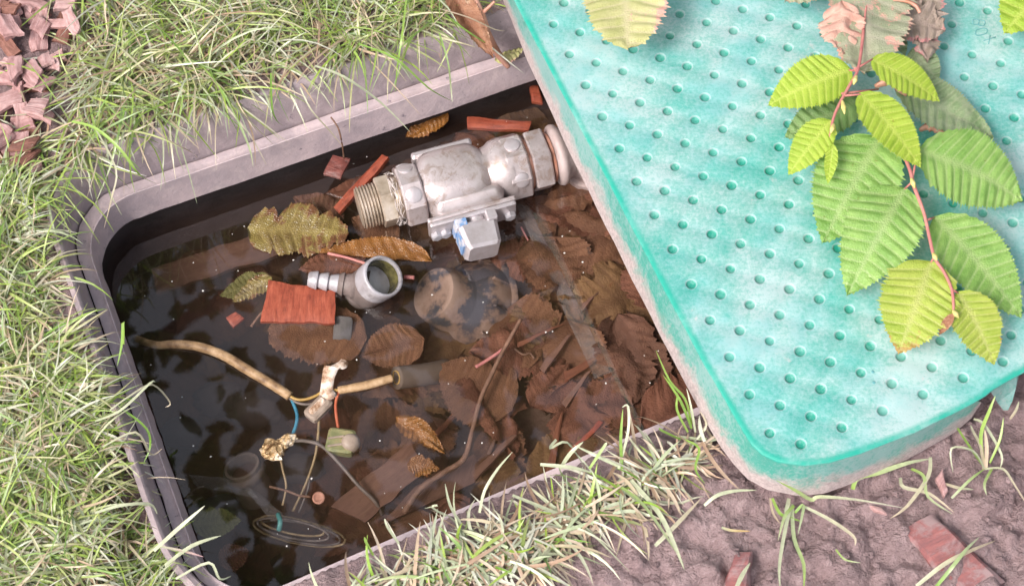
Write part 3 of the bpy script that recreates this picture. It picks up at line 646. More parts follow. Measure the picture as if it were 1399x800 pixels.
tag(mesh('hornbeam_leaf', v, f, MT['faded'], None, True, c), 'faded yellow leaf with pink spots hanging over the top left part of the lid', 'leaf')
v, f, c = pleaf((1452, -50), .085, (1372, 46), .075, 100, seed=24, fold=.1, nv=9, pleat=.0009)
tag(mesh('hornbeam_leaf', v, f, MT['young'], None, True, c), 'bright green leaf in the top right corner above the engraved letters', 'leaf')

# ------------------------------------------------------------------ ball valve
ZV = -.050
va, vb = P(490, 285, ZV), P(760, 212, ZV); XA = (vb-va).normalized(); YA = V((-XA.y, XA.x, 0)); VL = (vb-va).length
def vp(x, y=0, z=0): return va+XA*x+YA*y+V((0, 0, z))
u = VL/270                                                   # metres per photo pixel along the valve
val = thing('ball_valve', 'pale dusty metal ball valve with brass thread lying across the water', 'valve', vp(VL/2, 0, -.02))
prof = [(0, .0125), (.0005, .0145)]; x = .001
while x < 27*u: prof += [(x, .0135), (x+.0009, .0152), (x+.0014, .0152)]; x += .0022
MB().add(*lathe(vp(0), XA, prof+[(x, .0135), (x+.001, .0135)], 28)).build('thread', MT['brass'], val, True, 40)
def hexa(x0, x1, r, mat, name, n=6, rot=.3, ch=.06):
    v, f = lathe(vp(x0), XA, [(0, r*(1-ch)), ((x1-x0)*.08, r), ((x1-x0)*.92, r), (x1-x0, r*(1-ch))], n, (0, 0, 1), rot); return MB().add(v, f).build(name, MT[mat], val, False)
hexa(27*u, 47*u, .0185, 'brass', 'brass_nut')
mb = MB()                                                    # hemp in the joint
for k in range(70):
    th = random.uniform(0, 6.28); dth = random.uniform(.15, .9); x0 = random.uniform(45, 56)*u; r0 = random.uniform(.0165, .0192)
    mb.add(*tube([vp(x0+random.uniform(-.002, .002), math.cos(th+dth*q)*r0*(1+.1*q*random.random()), math.sin(th+dth*q)*r0) for q in (0, .5, 1)], .00022, 4, 3))
mb.build('sealing_fibre', MT['fibre'], val)
MB().add(*lathe(vp(45*u), XA, [(0, .0155), (14*u, .0155)], 20)).build('joint_neck', MT['brass'], val)
hexa(56*u, 84*u, .0225, 'alloy', 'end_collar', 8, .2, .05)
mb = MB()
for th in (1.0, 2.1, 2.95): mb.add(*lathe(vp(70*u, math.cos(th)*-.0195, math.sin(th)*.0195), XA*0+YA*-math.cos(th)+V((0, 0, math.sin(th))), [(0, .0058), (.0022, .0055), (.0028, .004)], 14))
mb.build('collar_boss', MT['alloy2'], val, True, 40)
def vsec(x, ry, rz, e=2.6, yo=0, n=36):
    out = []
    for k in range(n):
        th = 2*math.pi*k/n; c_, s_ = math.cos(th), math.sin(th)
        out.append(vp(x, yo+math.copysign(abs(c_)**(2/e), c_)*ry, math.copysign(abs(s_)**(2/e), s_)*rz))
    return out
secs = [(80, .017, .017, 2.2, 0), (86, .0185, .0185, 2.4, 0), (92, .022, .0205, 2.8, 0), (100, .0235, .0215, 3, 0), (118, .0238, .0225, 2.8, 0), (140, .0238, .0225, 2.8, 0), (158, .0232, .0215, 2.8, 0), (166, .021, .0195, 2.5, 0), (172, .0185, .0175, 2.2, 0), (178, .019, .0185, 2.2, 0), (186, .0215, .0212, 2.2, 0), (196, .0225, .0222, 2.2, 0), (204, .0225, .0222, 2.1, 0)]
vq, fq = loft([vsec(x*u, a_, b_, e, yo) for x, a_, b_, e, yo in secs]); n = 36
MB().add(vq, fq+[list(range(n)), [(len(secs)-1)*n+k for k in range(n)]]).build('valve_body', MT['alloy'], val, True, 50)
MB().add(*rbox(vp(126*u, .0245, .004), 82*u, .006, .012, XA, YA, .3)).build('side_ridge', MT['alloy2'], val, True, 40)
hexa(196*u, 226*u, .0238, 'alloy', 'end_collar', 8, .25, .05)
mb = MB()
for th in (.55, 1.75): mb.add(*lathe(vp(211*u, math.cos(th)*-.0212, math.sin(th)*.0212), YA*-math.cos(th)+V((0, 0, math.sin(th))), [(0, .0058), (.0018, .0055), (.0024, .004)], 14))
mb.build('collar_boss', MT['alloy2'], val, True, 40)
MB().add(*lathe(vp(224*u), XA, [(0, .0185), (8*u, .0185)], 24)).build('gasket', MT['copper'], val)
hexa(231*u, 256*u, .0232, 'alloy', 'lock_nut', 6, .45, .04)
MB().add(*lathe(vp(254*u), XA, [(0, .0165), (4*u, .0165), (4.5*u, .018), (8*u, .018), (8.5*u, .0165), (12*u, .0165)], 24)).build('copper_ring', MT['copper'], val, True, 40)
MB().add(*lathe(vp(263*u), XA, [(0, .0165), (3*u, .0212), (7*u, .0222), (12*u, .0218), (16*u, .019), (24*u, .0172)], 28)).build('pipe_shoulder', MT['pipe'], val, True, 60)
el = [vp(280*u), vp(296*u, 0, -.001), vp(308*u, -.001, -.006), vp(315*u, -.002, -.016), vp(317*u, -.0025, -.032), vp(317*u, -.0025, -.085)]
MB().add(*tube(el, [.0165, .017, .0172, .017, .0165, .0165], 24, 8)).build('elbow_pipe', MT['pipe'], val)
MB().add(*lathe(vp(317*u, -.0025, -.019), (0, 0, -1), [(0, .0165), (.0015, .0198), (.006, .0198), (.0075, .0165)], 26)).build('elbow_collar', MT['pipe'], val, True, 50)
# bonnet flange, bolts and square spindle cap on the side that faces the viewer
MB().add(*rbox(vp(137*u, -.0205, .000), 96*u, .0145, .030, XA, YA, .4)).build('bonnet_neck', MT['alloy'], val, True, 60)
MB().add(*rbox(vp(137*u, -.0290, -.001), 118*u, .0034, .0215, XA, YA, .3)).build('bonnet_flange', MT['alloy'], val, True, 40)
MB().add(*rbox(vp(137*u, -.0322, -.001), 115*u, .0034, .0195, XA, YA, .3)).build('bonnet_flange', MT['alloy2'], val, True, 40)
for x in (86, 98, 185):
    MB().add(*lathe(vp(x*u, -.0335, -.004), -YA, [(0, .0042), (.0032, .0042), (.004, .003)], 6)).build('bolt', MT['white_pl'], val, False)
MB().add(*lathe(vp(140*u, -.030), -YA, [(0, .0065), (.012, .0060)], 16)).build('spindle', MT['alloy2'], val, True, 40)
qx = (XA*math.cos(R(-8))+V((0, 0, 1))*math.sin(R(-8))); qz = qx.cross(-YA)
def frus(c, w0, h0, w1, h1, ln, d=-YA):
    v = []; k = .12
    for w_, h_, t_ in ((w0*.92, h0*.92, 0), (w0, h0, ln*k), (w1, h1, ln*(1-k)), (w1*.86, h1*.86, ln)):
        for sx, sz in ((1, .8), (.8, 1), (-.8, 1), (-1, .8), (-1, -.8), (-.8, -1), (.8, -1), (1, -.8)): v.append(c+d*t_+qx*sx*w_/2+qz*sz*h_/2)
    f = [[l*8+i, l*8+(i+1) % 8, l*8+8+(i+1) % 8, l*8+8+i] for l in range(3) for i in range(8)]; return v, f+[list(range(8))[::-1], [24+i for i in range(8)]]
kc = vp(136*u, -.0385, -.002)
MB().add(*frus(kc, .028, .022, .0245, .020, .020)).build('spindle_cap', MT['alloy2'], val, False)
MB().add(*frus(kc+XA*-.0105+YA*.004+V((0, 0, .004)), .009, .018, .009, .017, .0065)).build('cap_ear', MT['bluepaint'], val, False)
MB().add(*frus(kc+XA*.0115+YA*.006+V((0, 0, .003)), .008, .016, .008, .016, .008)).build('cap_ear', MT['alloy2'], val, False)
MB().add(*frus(kc+qx*-.0131-YA*.0025, .0022, .014, .0022, .013, .013)).build('paint_patch', MT['bluepaint'], val, False)

# ------------------------------------------------------------------ hose elbow floating beside the red chip
he = thing('hose_elbow', 'half sunk white grey plastic hose elbow with open socket and ribbed barb', 'pipe fitting', P(500, 400, ZW-.015))
sa = V((.513, -.10, .853)).normalized(); sc0 = P(524, 377, -.048)
def so(t_): return sc0+sa*t_
MB().add(*lathe(so(0), sa, [(-.0145, .0145), (-.012, .0146), (-.003, .0150), (0, .0148), (.0006, .0142), (.0005, .0130), (-.001, .0126), (-.004, .0122)], 32, cap=(True, False))).build('socket', MT['white_pl'], he, True, 50)
MB().add(*lathe(so(-.030), sa, [(0, .0124), (.004, .0140), (.0155, .0144), (.0156, .0141)], 32, cap=(True, False))).build('socket_foot', MT['dark_pl'], he, True, 50)
MB().add(*lathe(so(-.0150), sa, [(0, .0121), (.0002, .0118), (.0003, .006), (.0004, .001)], 28, cap=(False, True))).build('socket_floor', MT['olive_in'], he)
MB().add(*lathe(so(-.0138), sa, [(-.0014, .0120), (.0118, .01218)], 28, cap=(False, False))).build('socket_lining', MT['olive_in'], he)
MB().add(*lump(so(-.0300)+V((-.001, 0, -.002)), .0125, .0125, .0118, .05, 1.0, 24, 16)).build('elbow_body', MT['dark_pl'], he)
b0, b1 = P(421, 381, ZW+.0055), P(503, 393, ZW+.001); ba = (b1-b0).normalized(); bl = (b1-b0).length
pr = []
for k in range(3): t_ = k*.0072; pr += [(t_, .0046), (t_+.0008, .0052), (t_+.0058, .0066), (t_+.0066, .0064), (t_+.0068, .0050)]
MB().add(*lathe(b0, ba, [(.003, .0030), (0, .0032)]+pr, 20, cap=(True, False))).build('barb', MT['white_pl'], he, True, 45)
MB().add(*lathe(b0+ba*.0205, ba, [(0, .0062), (.002, .0076), (.004, .0084), (.0045, .0072), (.009, .0082), (.0098, .0092), (.012, .0092), (.013, .0088), (max(bl-.0205, .016), .0122)], 22)).build('elbow_neck', MT['dark_pl'], he, True, 45)
p0, p1 = P(470, 432, ZW-.004), P(466, 474, ZW-.012)
MB().add(*rbox((p0+p1)/2, (p1-p0).length, .0125, .003, p1-p0, (1, 0, 0), .2)).build('locking_tab', MT['strip'], he, True, 40)
# ------------------------------------------------------------------ big round cap under water
bc = P(654, 427, -.1165); ca = V((-.64, -.08, .76)).normalized()
cp = thing('round_cap', 'big silt covered round plastic cap lying under water below the valve', 'cap', bc)
MB().add(*lathe(bc, ca, [(0, .0385), (.0030, .0392), (.0050, .0375), (.0055, .0355)], 44)).build('cap_rim', MT['cap_pl'], cp, True, 40)
MB().add(*lathe(bc+ca*.005, ca, [(0, .0355), (.006, .0345), (.014, .0315), (.019, .0275), (.0225, .0232), (.0235, .0222), (.036, .0205), (.041, .0195), (.043, .0185), (.0435, .0150), (.0425, .0135), (.0425, .005)], 44)).build('cap_dome', MT['cap_pl'], cp, True, 45)
aa, xx, yy = frame(ca)
for k in range(10):
    th = k*.628+.2; d = xx*math.cos(th)+yy*math.sin(th)
    MB().add(*rbox(bc+ca*.0135+d*.0340, .0016, .0030, .015, d.cross(ca), d, .2)).build('grip_rib', MT['cap_pl'], cp, False)

# ------------------------------------------------------------------ cable, wires and connectors
cb_ = thing('electric_cable', 'tan mottled cable with stripped blue, red and yellow wires in the water', 'cable', P(400, 560, ZW-.03))
def wire(name, mat, pts, r, label=None, n=8, bumps=0, flat=1):
    o = MB().add(*tube([P(x, y, ZW+z/1000) for x, y, z in pts], r, n, 6, bumps, flat)).build(name, MT[mat], cb_)
    if label: o['label'] = label
    return o
wire('sheath', 'sheath', [(185, 462, -22), (212, 471, -4), (238, 470, 1), (270, 473, 2), (305, 485, 2.5), (340, 506, 2.5), (375, 527, 1.5), (396, 541, .5)], [.0025, .0027, .0030, .0032, .0033, .0033, .0032, .0031], None, 14, .04)
wire('sheath', 'sheath', [(462, 533, 0), (490, 528, 1), (515, 522, 1.2), (536, 516, .5)], [.0026, .003, .003, .0027], None, 12, .04)
wire('yellow_wire', 'wyel', [(392, 538, 0), (405, 545, .5), (418, 545, .6), (432, 540, .6), (444, 533, 1), (466, 533, .6)], .0010)
wire('brown_wire', 'wgrey', [(394, 543, -1), (410, 551, -.5), (428, 551, -.5), (445, 545, -1)], .0010)
wire('blue_wire', 'wblue', [(398, 544, -1), (403, 556, -1.5), (406, 568, -2), (404, 582, -2.5), (398, 597, -2)], .0012)
wire('red_wire', 'wred', [(463, 535, 0), (459, 548, -1), (459, 562, -2), (462, 584, -5)], .0011)
wire('grey_wire', 'wgrey', [(400, 602, -1), (418, 602, -2), (440, 609, -4), (465, 634, -9), (490, 663, -14), (512, 684, -20), (522, 702, -30)], .0013)
wire('straw_wire', 'wstraw', [(382, 620, -3), (386, 640, -5), (391, 664, -9), (386, 690, -14)], .0008)
wire('straw_wire', 'wstraw', [(436, 574, -4), (434, 600, -6), (430, 625, -9), (418, 660, -16), (400, 698, -24)], .0009)
wire('straw_wire', 'wgrey', [(432, 620, -9), (424, 646, -14), (420, 670, -20), (408, 700, -28)], .0008)
# peeled wrap standing up on the joint
def sheet(pts, mat, name, parent, lab=None, th=.0006):
    """strip between two photo polylines [(xa,ya,za,xb,yb,zb)...] given a little thickness"""
    a = [P(x, y, ZW+z/1000) for x, y, z, *_ in pts]; b_ = [P(q[3], q[4], ZW+q[5]/1000) for q in pts]
    a, _ = smooth_path(a, [0]*len(a), 4); b_, _ = smooth_path(b_, [0]*len(b_), 4)
    nn_ = len(a); L1 = [p for q in zip(a, b_) for p in (q[0], q[0].lerp(q[1], .5)+V((0, 0, .0008)), q[1])]; L2 = [p-V((0, 0, th)) for p in L1]; v = L1+L2; f = []; o_ = len(L1)
    for i in range(nn_-1):
        for j in range(2):
            q = [i*3+j, i*3+j+1, i*3+j+4, i*3+j+3]; f += [q, [o_+k for k in q[::-1]]]
        f += [[i*3, i*3+3, o_+i*3+3, o_+i*3], [i*3+2, o_+i*3+2, o_+i*3+5, i*3+5]]
    o = mesh(name, v, f, MT[mat], parent)
    if lab: o['label'] = lab
    return o
sheet([(436, 541, 1, 456, 544, 1), (438, 528, 3, 455, 530, 3), (440, 514, 7, 457, 516, 7), (443, 500, 10, 463, 503, 10), (452, 499, 10, 468, 504, 9), (462, 494, 9, 474, 501, 8), (466, 490, 7, 476, 494, 6)], 'wrap', 'peeled_wrap', cb_)
sheet([(437, 538, 2, 452, 528, 2), (445, 544, 3.5, 458, 536, 3.5), (452, 546, 1, 460, 540, 1)], 'wrap', 'peeled_wrap', cb_)
c0 = P(435, 558, ZW-.001); d0 = P(446, 548, ZW)-P(424, 570, ZW)
o = MB().add(*rbox(c0, .0185, .0110, .007, d0, (1, 1, 0), .2)).build('connector', MT['conn'], cb_, True, 35)
MB().add(*rbox(c0+V((-.0005, .0005, .0036)), .0140, .0048, .002, d0, (1, 1, 0), .45)).build('cover_tab', MT['wrap'], o, True, 35)
c1 = P(466, 604, ZW-.007); o = MB().add(*rbox(c1, .0185, .0170, .010, (1, -.15, 0), (0, 1, 0), .15)).build('connector', MT['gel'], cb_, True, 35); o['label'] = 'olive green gel filled connector'
MB().add(*lathe(P(479, 606, ZW-.006), (.1, -.1, 1), [(-.005, .0062), (.003, .0064), (.0055, .0052), (.0065, .003)], 18)).build('round_end', MT['conn'], o)
for dy in (-.003, .0025): MB().add(*rbox(c1+V((-.003, dy-.001, .0052)), .011, .0014, .0014, (1, .15, 0), (0, 1, 0), .2)).build('ridge', MT['conn'], o, False)
MB().add(*lump(P(374, 614, ZW+.0005), .0068, .0062, .0045, .55, 2.2, 20, 14)).build('crumpled_tape', MT['gold'], cb_, False)
MB().add(*lump(P(392, 602, ZW), .0068, .0040, .0035, .5, 4.1, 16, 10, (1, .5, 0))).build('crumpled_tape', MT['gold'], cb_, False)
# tube beside the cable end and other sunken pieces
tu = thing('sunken_tube', 'dull brown plastic tube lying under water beside the cable end', 'tube', P(575, 512, ZW-.02))
MB().add(*tube([P(541, 516, ZW-.008), P(575, 512, ZW-.016), P(612, 505, ZW-.026)], .0078, 18, 6)).build('tube_body', MT['tube'], tu)
q0 = P(543, 515, ZW-.007); MB().add(*lathe(q0, P(541, 516, ZW-.008)-P(612, 505, ZW-.026), [(0, .0042), (.0004, .0048), (.0012, .0048), (.0014, .0042)], 22, cap=(False, False))).build('tube_ring', MT['wyel'], tu)
MB().add(*lathe(q0, P(541, 516, ZW-.008)-P(612, 505, ZW-.026), [(0, .0041), (.0003, .002)], 18)).build('tube_plug', MT['gel'], tu)
rp = thing('pipe_end', 'dark sunken pipe end with a round mouth in the lower left of the pit', 'pipe', P(335, 640, ZW-.04))
ra = V((-.25, .35, .9)).normalized(); rc = P(330, 636, ZW-.016)
MB().add(*lathe(rc-ra*.03, ra, [(0, .0125), (.028, .0125), (.030, .0122), (.030, .0102), (.022, .0098)], 30, cap=(False, False))).build('pipe_wall', MT['tube'], rp, True, 50)
MB().add(*lathe(rc-ra*.008, ra, [(0, .0099), (.0006, .006), (.0008, .001)], 28, cap=(False, True))).build('pipe_filling', MT['soil_fill'], rp)
MB().add(*lathe(rc-ra*.010, ra, [(0, .0130), (.003, .0145), (.006, .0145), (.008, .0130)], 30, cap=(False, False))).build('pipe_collar', MT['tube'], rp, True, 50)
co = thing('wire_coil', 'loose coil of thin straw coloured wire under water at the bottom left', 'wire', P(415, 720, ZW-.03))
mb = MB(); random.seed(3)
for k in range(4):
    pts = []; ox, oy = random.uniform(-14, 14), random.uniform(-9, 9); e = random.uniform(.6, 1.1); z0 = -22-k*3
    for i in range(15):
        th = 6.28*i/14; pts.append(P(408+ox+62*math.cos(th)*e+math.sin(th)*6, 722+oy+17*math.sin(th)*e+.16*62*math.cos(th)*e, ZW+(z0+random.uniform(-3, 3))/1000))
    MB().add(*tube(pts, .0008, 6, 4)).build('loop', MT['wstraw' if k % 2 else 'wgrey'], co)
MB().add(*tube([P(380, 702, ZW-.014), P(383, 712, ZW-.010), P(381, 724, ZW-.013)], .0017, 10, 5)).build('binding', MT['wteal'], co)
mb = MB().add(*lathe(P(436, 681, ZW-.016), (0, -.15, 1), [(0, .0040), (.003, .0044), (.0042, .0038), (.0034, .0028), (.0036, .001)], 20)); o = mb.build('screw_head', MT['copper']); tag(o, 'small round coppery screw head above the wire coil', 'screw')

# ------------------------------------------------------------------ wood pieces
def slabm(cs, th, nu=8, nv_=5, rough=.0005, seed=0, grain='u'):
    """plate through four corners (world), thickness th, ragged edges; Col carries across/along-grain metres*10"""
    A_, B_, C_, D_ = [V(c) for c in cs]; nrm = (B_-A_).cross(D_-A_).normalized(); nrm = nrm if nrm.z > 0 else -nrm
    lu, lv = ((B_-A_).length+(C_-D_).length)/2, ((D_-A_).length+(C_-B_).length)/2; v = []; c = []; f = []
    for side in (0, 1):
        for i in range(nu+1):
            for j in range(nv_+1):
                s, t_ = i/nu, j/nv_; p = (A_.lerp(B_, s)).lerp(D_.lerp(C_, s), t_)
                ed = 1 if i in (0, nu) or j in (0, nv_) else .3; q = V((s*lu*40, t_*lv*40, seed*3.7))
                p = p+(B_-A_).normalized()*noise.noise(q*2.1)*rough*2.2*ed+(D_-A_).normalized()*noise.noise(q*2.3+V((5, 1, 0)))*rough*2.2*ed
                rid = (noise.noise(V((t_*lv*260, s*lu*30, seed))) if grain == 'u' else noise.noise(V((s*lu*260, t_*lv*30, seed))))*rough*1.2
                v.append(p+nrm*(rid-(th if side else 0)*(1 if True else 0)-(.25*th if (not side and ed == 1) else 0)))
                a_, b_ = (t_*lv, s*lu) if grain == 'u' else (s*lu, t_*lv); c.append((a_*10+seed, b_*10, seed*.37))
    n1 = (nu+1)*(nv_+1); g_ = lambda i, j: i*(nv_+1)+j
    for i in range(nu):
        for j in range(nv_): q = [g_(i, j), g_(i+1, j), g_(i+1, j+1), g_(i, j+1)]; f += [q, [n1+k for k in q[::-1]]]
    for i in range(nu): f += [[g_(i, 0), n1+g_(i, 0), n1+g_(i+1, 0), g_(i+1, 0)], [g_(i, nv_), g_(i+1, nv_), n1+g_(i+1, nv_), n1+g_(i, nv_)]]
    for j in range(nv_): f += [[g_(0, j), g_(0, j+1), n1+g_(0, j+1), n1+g_(0, j)], [g_(nu, j), n1+g_(nu, j), n1+g_(nu, j+1), g_(nu, j+1)]]
    return v, f, c
def chip(name, label, mat, cs, zs, th, cat='wood chip', grain='u', group=None, seed=1, rough=.0005, nu=8, nv_=6):
    zs = zs if isinstance(zs, (list, tuple)) else [zs]*4
    v, f, c = slabm([P(x, y, ZW+z/1000) for (x, y), z in zip(cs, zs)], th, nu, nv_, rough, seed, grain)
    return tag(mesh(name, v, f, MT[mat], None, True, c, 35), label, cat, group)
chip('wood_chip', 'bright red wood chip floating beside the hose barb', 'chip_red', [(366, 381), (457, 397), (457, 440), (357, 437)], [3, 3, 2, 2], .004, grain='v', seed=2, nu=14, nv_=6, rough=.0007)
chip('wood_chip', 'dark wet red chip hanging from a grass stem above the water', 'chip_wet', [(455, 210), (478, 216), (465, 243), (441, 237)], [16, 16, 15, 15], .003, seed=3)
chip('wood_sliver', 'long red sliver leaning out of the water left of the brass thread', 'chip_red', [(455, 282), (521, 210), (530, 214), (462, 291)], [-3, 6, 6, -2], .004, seed=4, nu=10, nv_=3)
chip('wood_sliver', 'red pointed sliver in the water below the far rim', 'chip_red', [(638, 158), (726, 165), (722, 177), (640, 173)], [1, 0, -1, 1], .004, seed=5, nu=10, nv_=3)
chip('wood_chip', 'red chip under the lid edge at the far rim', 'chip_red', [(722, 112), (736, 116), (742, 140), (728, 138)], [1, 0, -1, 0], .004, seed=6)
chip('wood_chip', 'tiny bright red chip in the dark water left of the large chip', 'chip_red', [(309, 433), (322, 426), (334, 434), (320, 447)], [0, 0, 0, 0], .003, seed=7)
chip('wood_sliver', 'soaked reddish stick slanting under the grey strip', 'chip_sub', [(745, 482), (782, 424), (796, 432), (760, 494)], [-24, -20, -20, -24], .006, seed=8, nu=10, nv_=4)
chip('wood_sliver', 'red soaked splinter with a forked top near the lid', 'chip_sub2', [(798, 372), (840, 372), (826, 468), (808, 452)], [-17, -17, -20, -20], .004, seed=9, grain='v')
chip('wood_sliver', 'short red soaked splinter close to the lid', 'chip_sub2', [(815, 432), (832, 430), (826, 460), (816, 456)], [-14, -14, -16, -16], .003, seed=10, grain='v')
chip('wood_sliver', 'thin bright red splinter near the near rim', 'chip_red', [(770, 622), (818, 574), (824, 576), (776, 626)], [-14, -12, -12, -14], .002, seed=11, nv_=3)
chip('sunken_slab', 'flat reddish plank slanting under water below the green connector', 'slab', [(452, 690), (560, 602), (582, 640), (500, 712)], [-22, -16, -18, -24], .005, 'plank', seed=12, nu=12, rough=.0008)
chip('sunken_slab', 'broad dull slab added under water for the rim reflection by the left wall', 'slab', [(206, 366), (420, 296), (432, 330), (214, 400)], [-30, -24, -26, -32], .006, 'plank', seed=13, nu=14, rough=.001)  # added slab, stands in for the mirrored band of the rim
chip('sunken_slab', 'brown plank sunk along the near rim', 'slab', [(520, 716), (566, 664), (690, 596), (690, 640)], [-30, -28, -28, -30], .005, 'plank', seed=14)
chip('wood_sliver', 'soaked brown stick lying towards the near rim', 'slab', [(690, 660), (770, 608), (775, 618), (700, 672)], [-22, -18, -18, -22], .005, seed=15, nv_=3)
chip('translucent_strip', 'blurred grey translucent strip slanting under water right of the valve', 'film', [(703, 278), (722, 282), (836, 508), (812, 516)], [-7, -7, -6, -6], .0006, 'plastic strip', seed=16, nu=16)  # thin see-through grey strip just below the water surface
chip('translucent_strip', 'torn grey film drifting in the dark lower left water', 'film', [(258, 648), (330, 655), (352, 680), (268, 664)], [-16, -14, -18, -20], .001, 'plastic strip', seed=17)
chip('translucent_strip', 'dull grey film trailing above the wire coil', 'film', [(330, 662), (352, 672), (392, 706), (372, 712)], [-20, -20, -18, -20], .001, 'plastic strip', seed=18)
# muddy red pieces on the ground at the lower right
def gchip(name, label, mat, cs, zs, th, seed, grain='u', nu=10, nv_=7, group=None, cat='wood chip', rough=.0007):
    v, f, c = slabm([P(x, y, z) for (x, y), z in zip(cs, zs)], th, nu, nv_, rough, seed, grain); return tag(mesh(name, v, f, MT[mat], None, True, c, 35), label, cat, group)
gchip('wood_block', 'red wooden block half buried in the mud under a crossed grass blade', 'brickred', [(1229, 722), (1276, 698), (1372, 792), (1322, 822)], [.003, .0065, .0045, .001], .012, 21, cat='wood block')
gchip('wood_chip', 'narrow dark red chip standing in the mud at the bottom edge', 'brickred', [(1003, 752), (1027, 752), (1020, 815), (982, 815)], [.006, .008, .007, .004], .010, 22)
gchip('wood_chip', 'small pinkish bark flake on the mud between the grass tufts', 'mulch', [(1278, 652), (1287, 640), (1297, 668), (1292, 678)], [.006, .006, .006, .006], .004, 23, nu=5, nv_=4)
gchip('wood_chip', 'pale flat flake pressed in the mud below the lid', 'mulch2', [(1188, 690), (1204, 692), (1212, 702), (1196, 698)], [.005, .005, .005, .005], .003, 24, nu=5, nv_=4)

# ------------------------------------------------------------------ leaves in the water
def wleaf(label, mat, b, t_, wpx, bz, tz, group=None, cat='leaf', **k):
    k = dict(dict(nv=10, sub=4, cols=4, fold=.05, wave=.06, pleat=.0005, rag=.18, tooth=.7), **k)
    v, f, c = pleaf(b, ZW+bz/1000, t_, ZW+tz/1000, wpx, **k)
    return tag(mesh('fallen_leaf', v, f, MT[mat], None, True, c), label, cat, group)
wleaf('ragged yellow green leaf floating left of the brass thread', 'yellowleaf', (338, 312), (476, 318), 84, .5, 1.5, seed=31, rag=.38, wave=.03, nv=9, sub=6, pw=(.35, .4))
wleaf('orange leaf folded along its rib above the hose elbow', 'orangeleaf', (590, 357), (430, 345), 66, 0, 1.5, seed=32, asym=.05, wave=.02, rag=.05, nv=9, sub=6)
wleaf('red brown leaf under the orange leaf beside the hose elbow', 'soaked3', (500, 352), (408, 368), 50, -3, -3, seed=33)
wleaf('green leaf piece at the left end of the large red chip', 'yellowleaf', (372, 378), (318, 412), 30, 0, -2, seed=34, rag=.4)
wleaf('broad round brown leaf sunk below the red chip', 'soaked1', (502, 462), (366, 452), 92, -9, -9, seed=35, pw=(.4, .45), wave=.02)
wleaf('brown leaf sunk below the hose elbow', 'soaked1', (580, 462), (490, 486), 70, -11, -12, seed=36)
wleaf('large serrated leaf sunk right of the tube', 'soaked1', (700, 560), (600, 498), 110, -17, -15, seed=37, wave=.02, rag=.05, nv=11, sub=5)
wleaf('bright orange curled leaf below the tube', 'orangeleaf', (541, 570), (608, 618), 34, -8, -7, seed=38, curl=.1, wave=.08)
wleaf('gold brown leaf fragment under the near twig', 'orangeleaf', (556, 634), (600, 640), 34, -12, -12, seed=39, rag=.5)
wleaf('ochre leaf with toothed edge beside the cap', 'soaked4', (742, 400), (712, 482), 64, -20, -18, seed=40, wave=.02, rag=.05, nv=10, sub=5)
wleaf('brown orange leaf tucked under the far rim', 'orangeleaf', (612, 150), (554, 188), 36, 4, 1, seed=41)
wleaf('wide brown leaf right of the valve handle', 'soaked2', (722, 322), (776, 396), 70, -12, -14, seed=42)
wleaf('brown pointed leaf fanned out near the near rim', 'soaked3', (772, 560), (898, 548), 80, -18, -16, seed=43, curl=.04)
wleaf('olive leaf at the bottom of the pit below the pipe end', 'soakgreen', (262, 716), (330, 710), 46, -10, -14, seed=44)
wleaf('brown leaf lying on the bed beyond the wire coil', 'soaked3', (300, 770), (340, 750), 42, -14, -14, seed=45)
wleaf('dim green leaf near the left corner of the water', 'soakgreen', (372, 380), (300, 404), 40, -8, -10, seed=46)
wleaf('dark brown leaf behind the yellow green leaf', 'soaked2', (470, 300), (400, 268), 46, -8, -8, seed=47)
wleaf('reddish leaf below the dark chip at the far wall', 'soaked3', (560, 250), (440, 268), 46, -12, -12, seed=48)
wleaf('brown leaf close under the brass thread', 'soaked1', (545, 330), (480, 298), 52, -10, -10, seed=49)
# a common litter of sunken leaves, thickest on the right side of the pit
protos = []
for k in range(7):
    v, f, c = leaf(V((-.024, 0, 0)), V((.024, 0, 0)), .0135+.002*(k % 3), nv=10, sub=4, cols=4, tooth=.6, fold=.05+.1*(k % 2), wave=.10, rag=.25+.2*(k % 3), pleat=.0003, seed=60+k, curl=.05*(k % 3))
    me = bpy.data.meshes.new('fallen_leaf'); me.from_pydata([tuple(p) for p in v], [], f); at = me.color_attributes.new('Col', 'FLOAT_COLOR', 'POINT')
    at.data.foreach_set('color', np.hstack([np.array(c), np.ones((len(c), 1))]).ravel()); me.polygons.foreach_set('use_smooth', [True]*len(me.polygons)); protos.append(me)
random.seed(21); litter = []
bedmats = ['soaked1', 'soaked2', 'soaked3', 'soaked4', 'soaked2', 'soaked1']
variants = []
for k, me in enumerate(protos):
    for mn in ('soaked1', 'soaked2', 'soaked3', 'soaked4'):
        m2 = me.copy(); m2.materials.clear(); m2.materials.append(MT[mn]); variants.append((m2, mn))
wpoly = poly2(inset([V((p.x, p.y, 0)) for p in wl][::4], 0.0))
placed = 0; tries = 0
lab = {'soaked1': 'brown soaked leaf in the litter', 'soaked2': 'dark soaked leaf in the litter', 'soaked3': 'reddish soaked leaf in the litter', 'soaked4': 'ochre soaked leaf in the litter'}
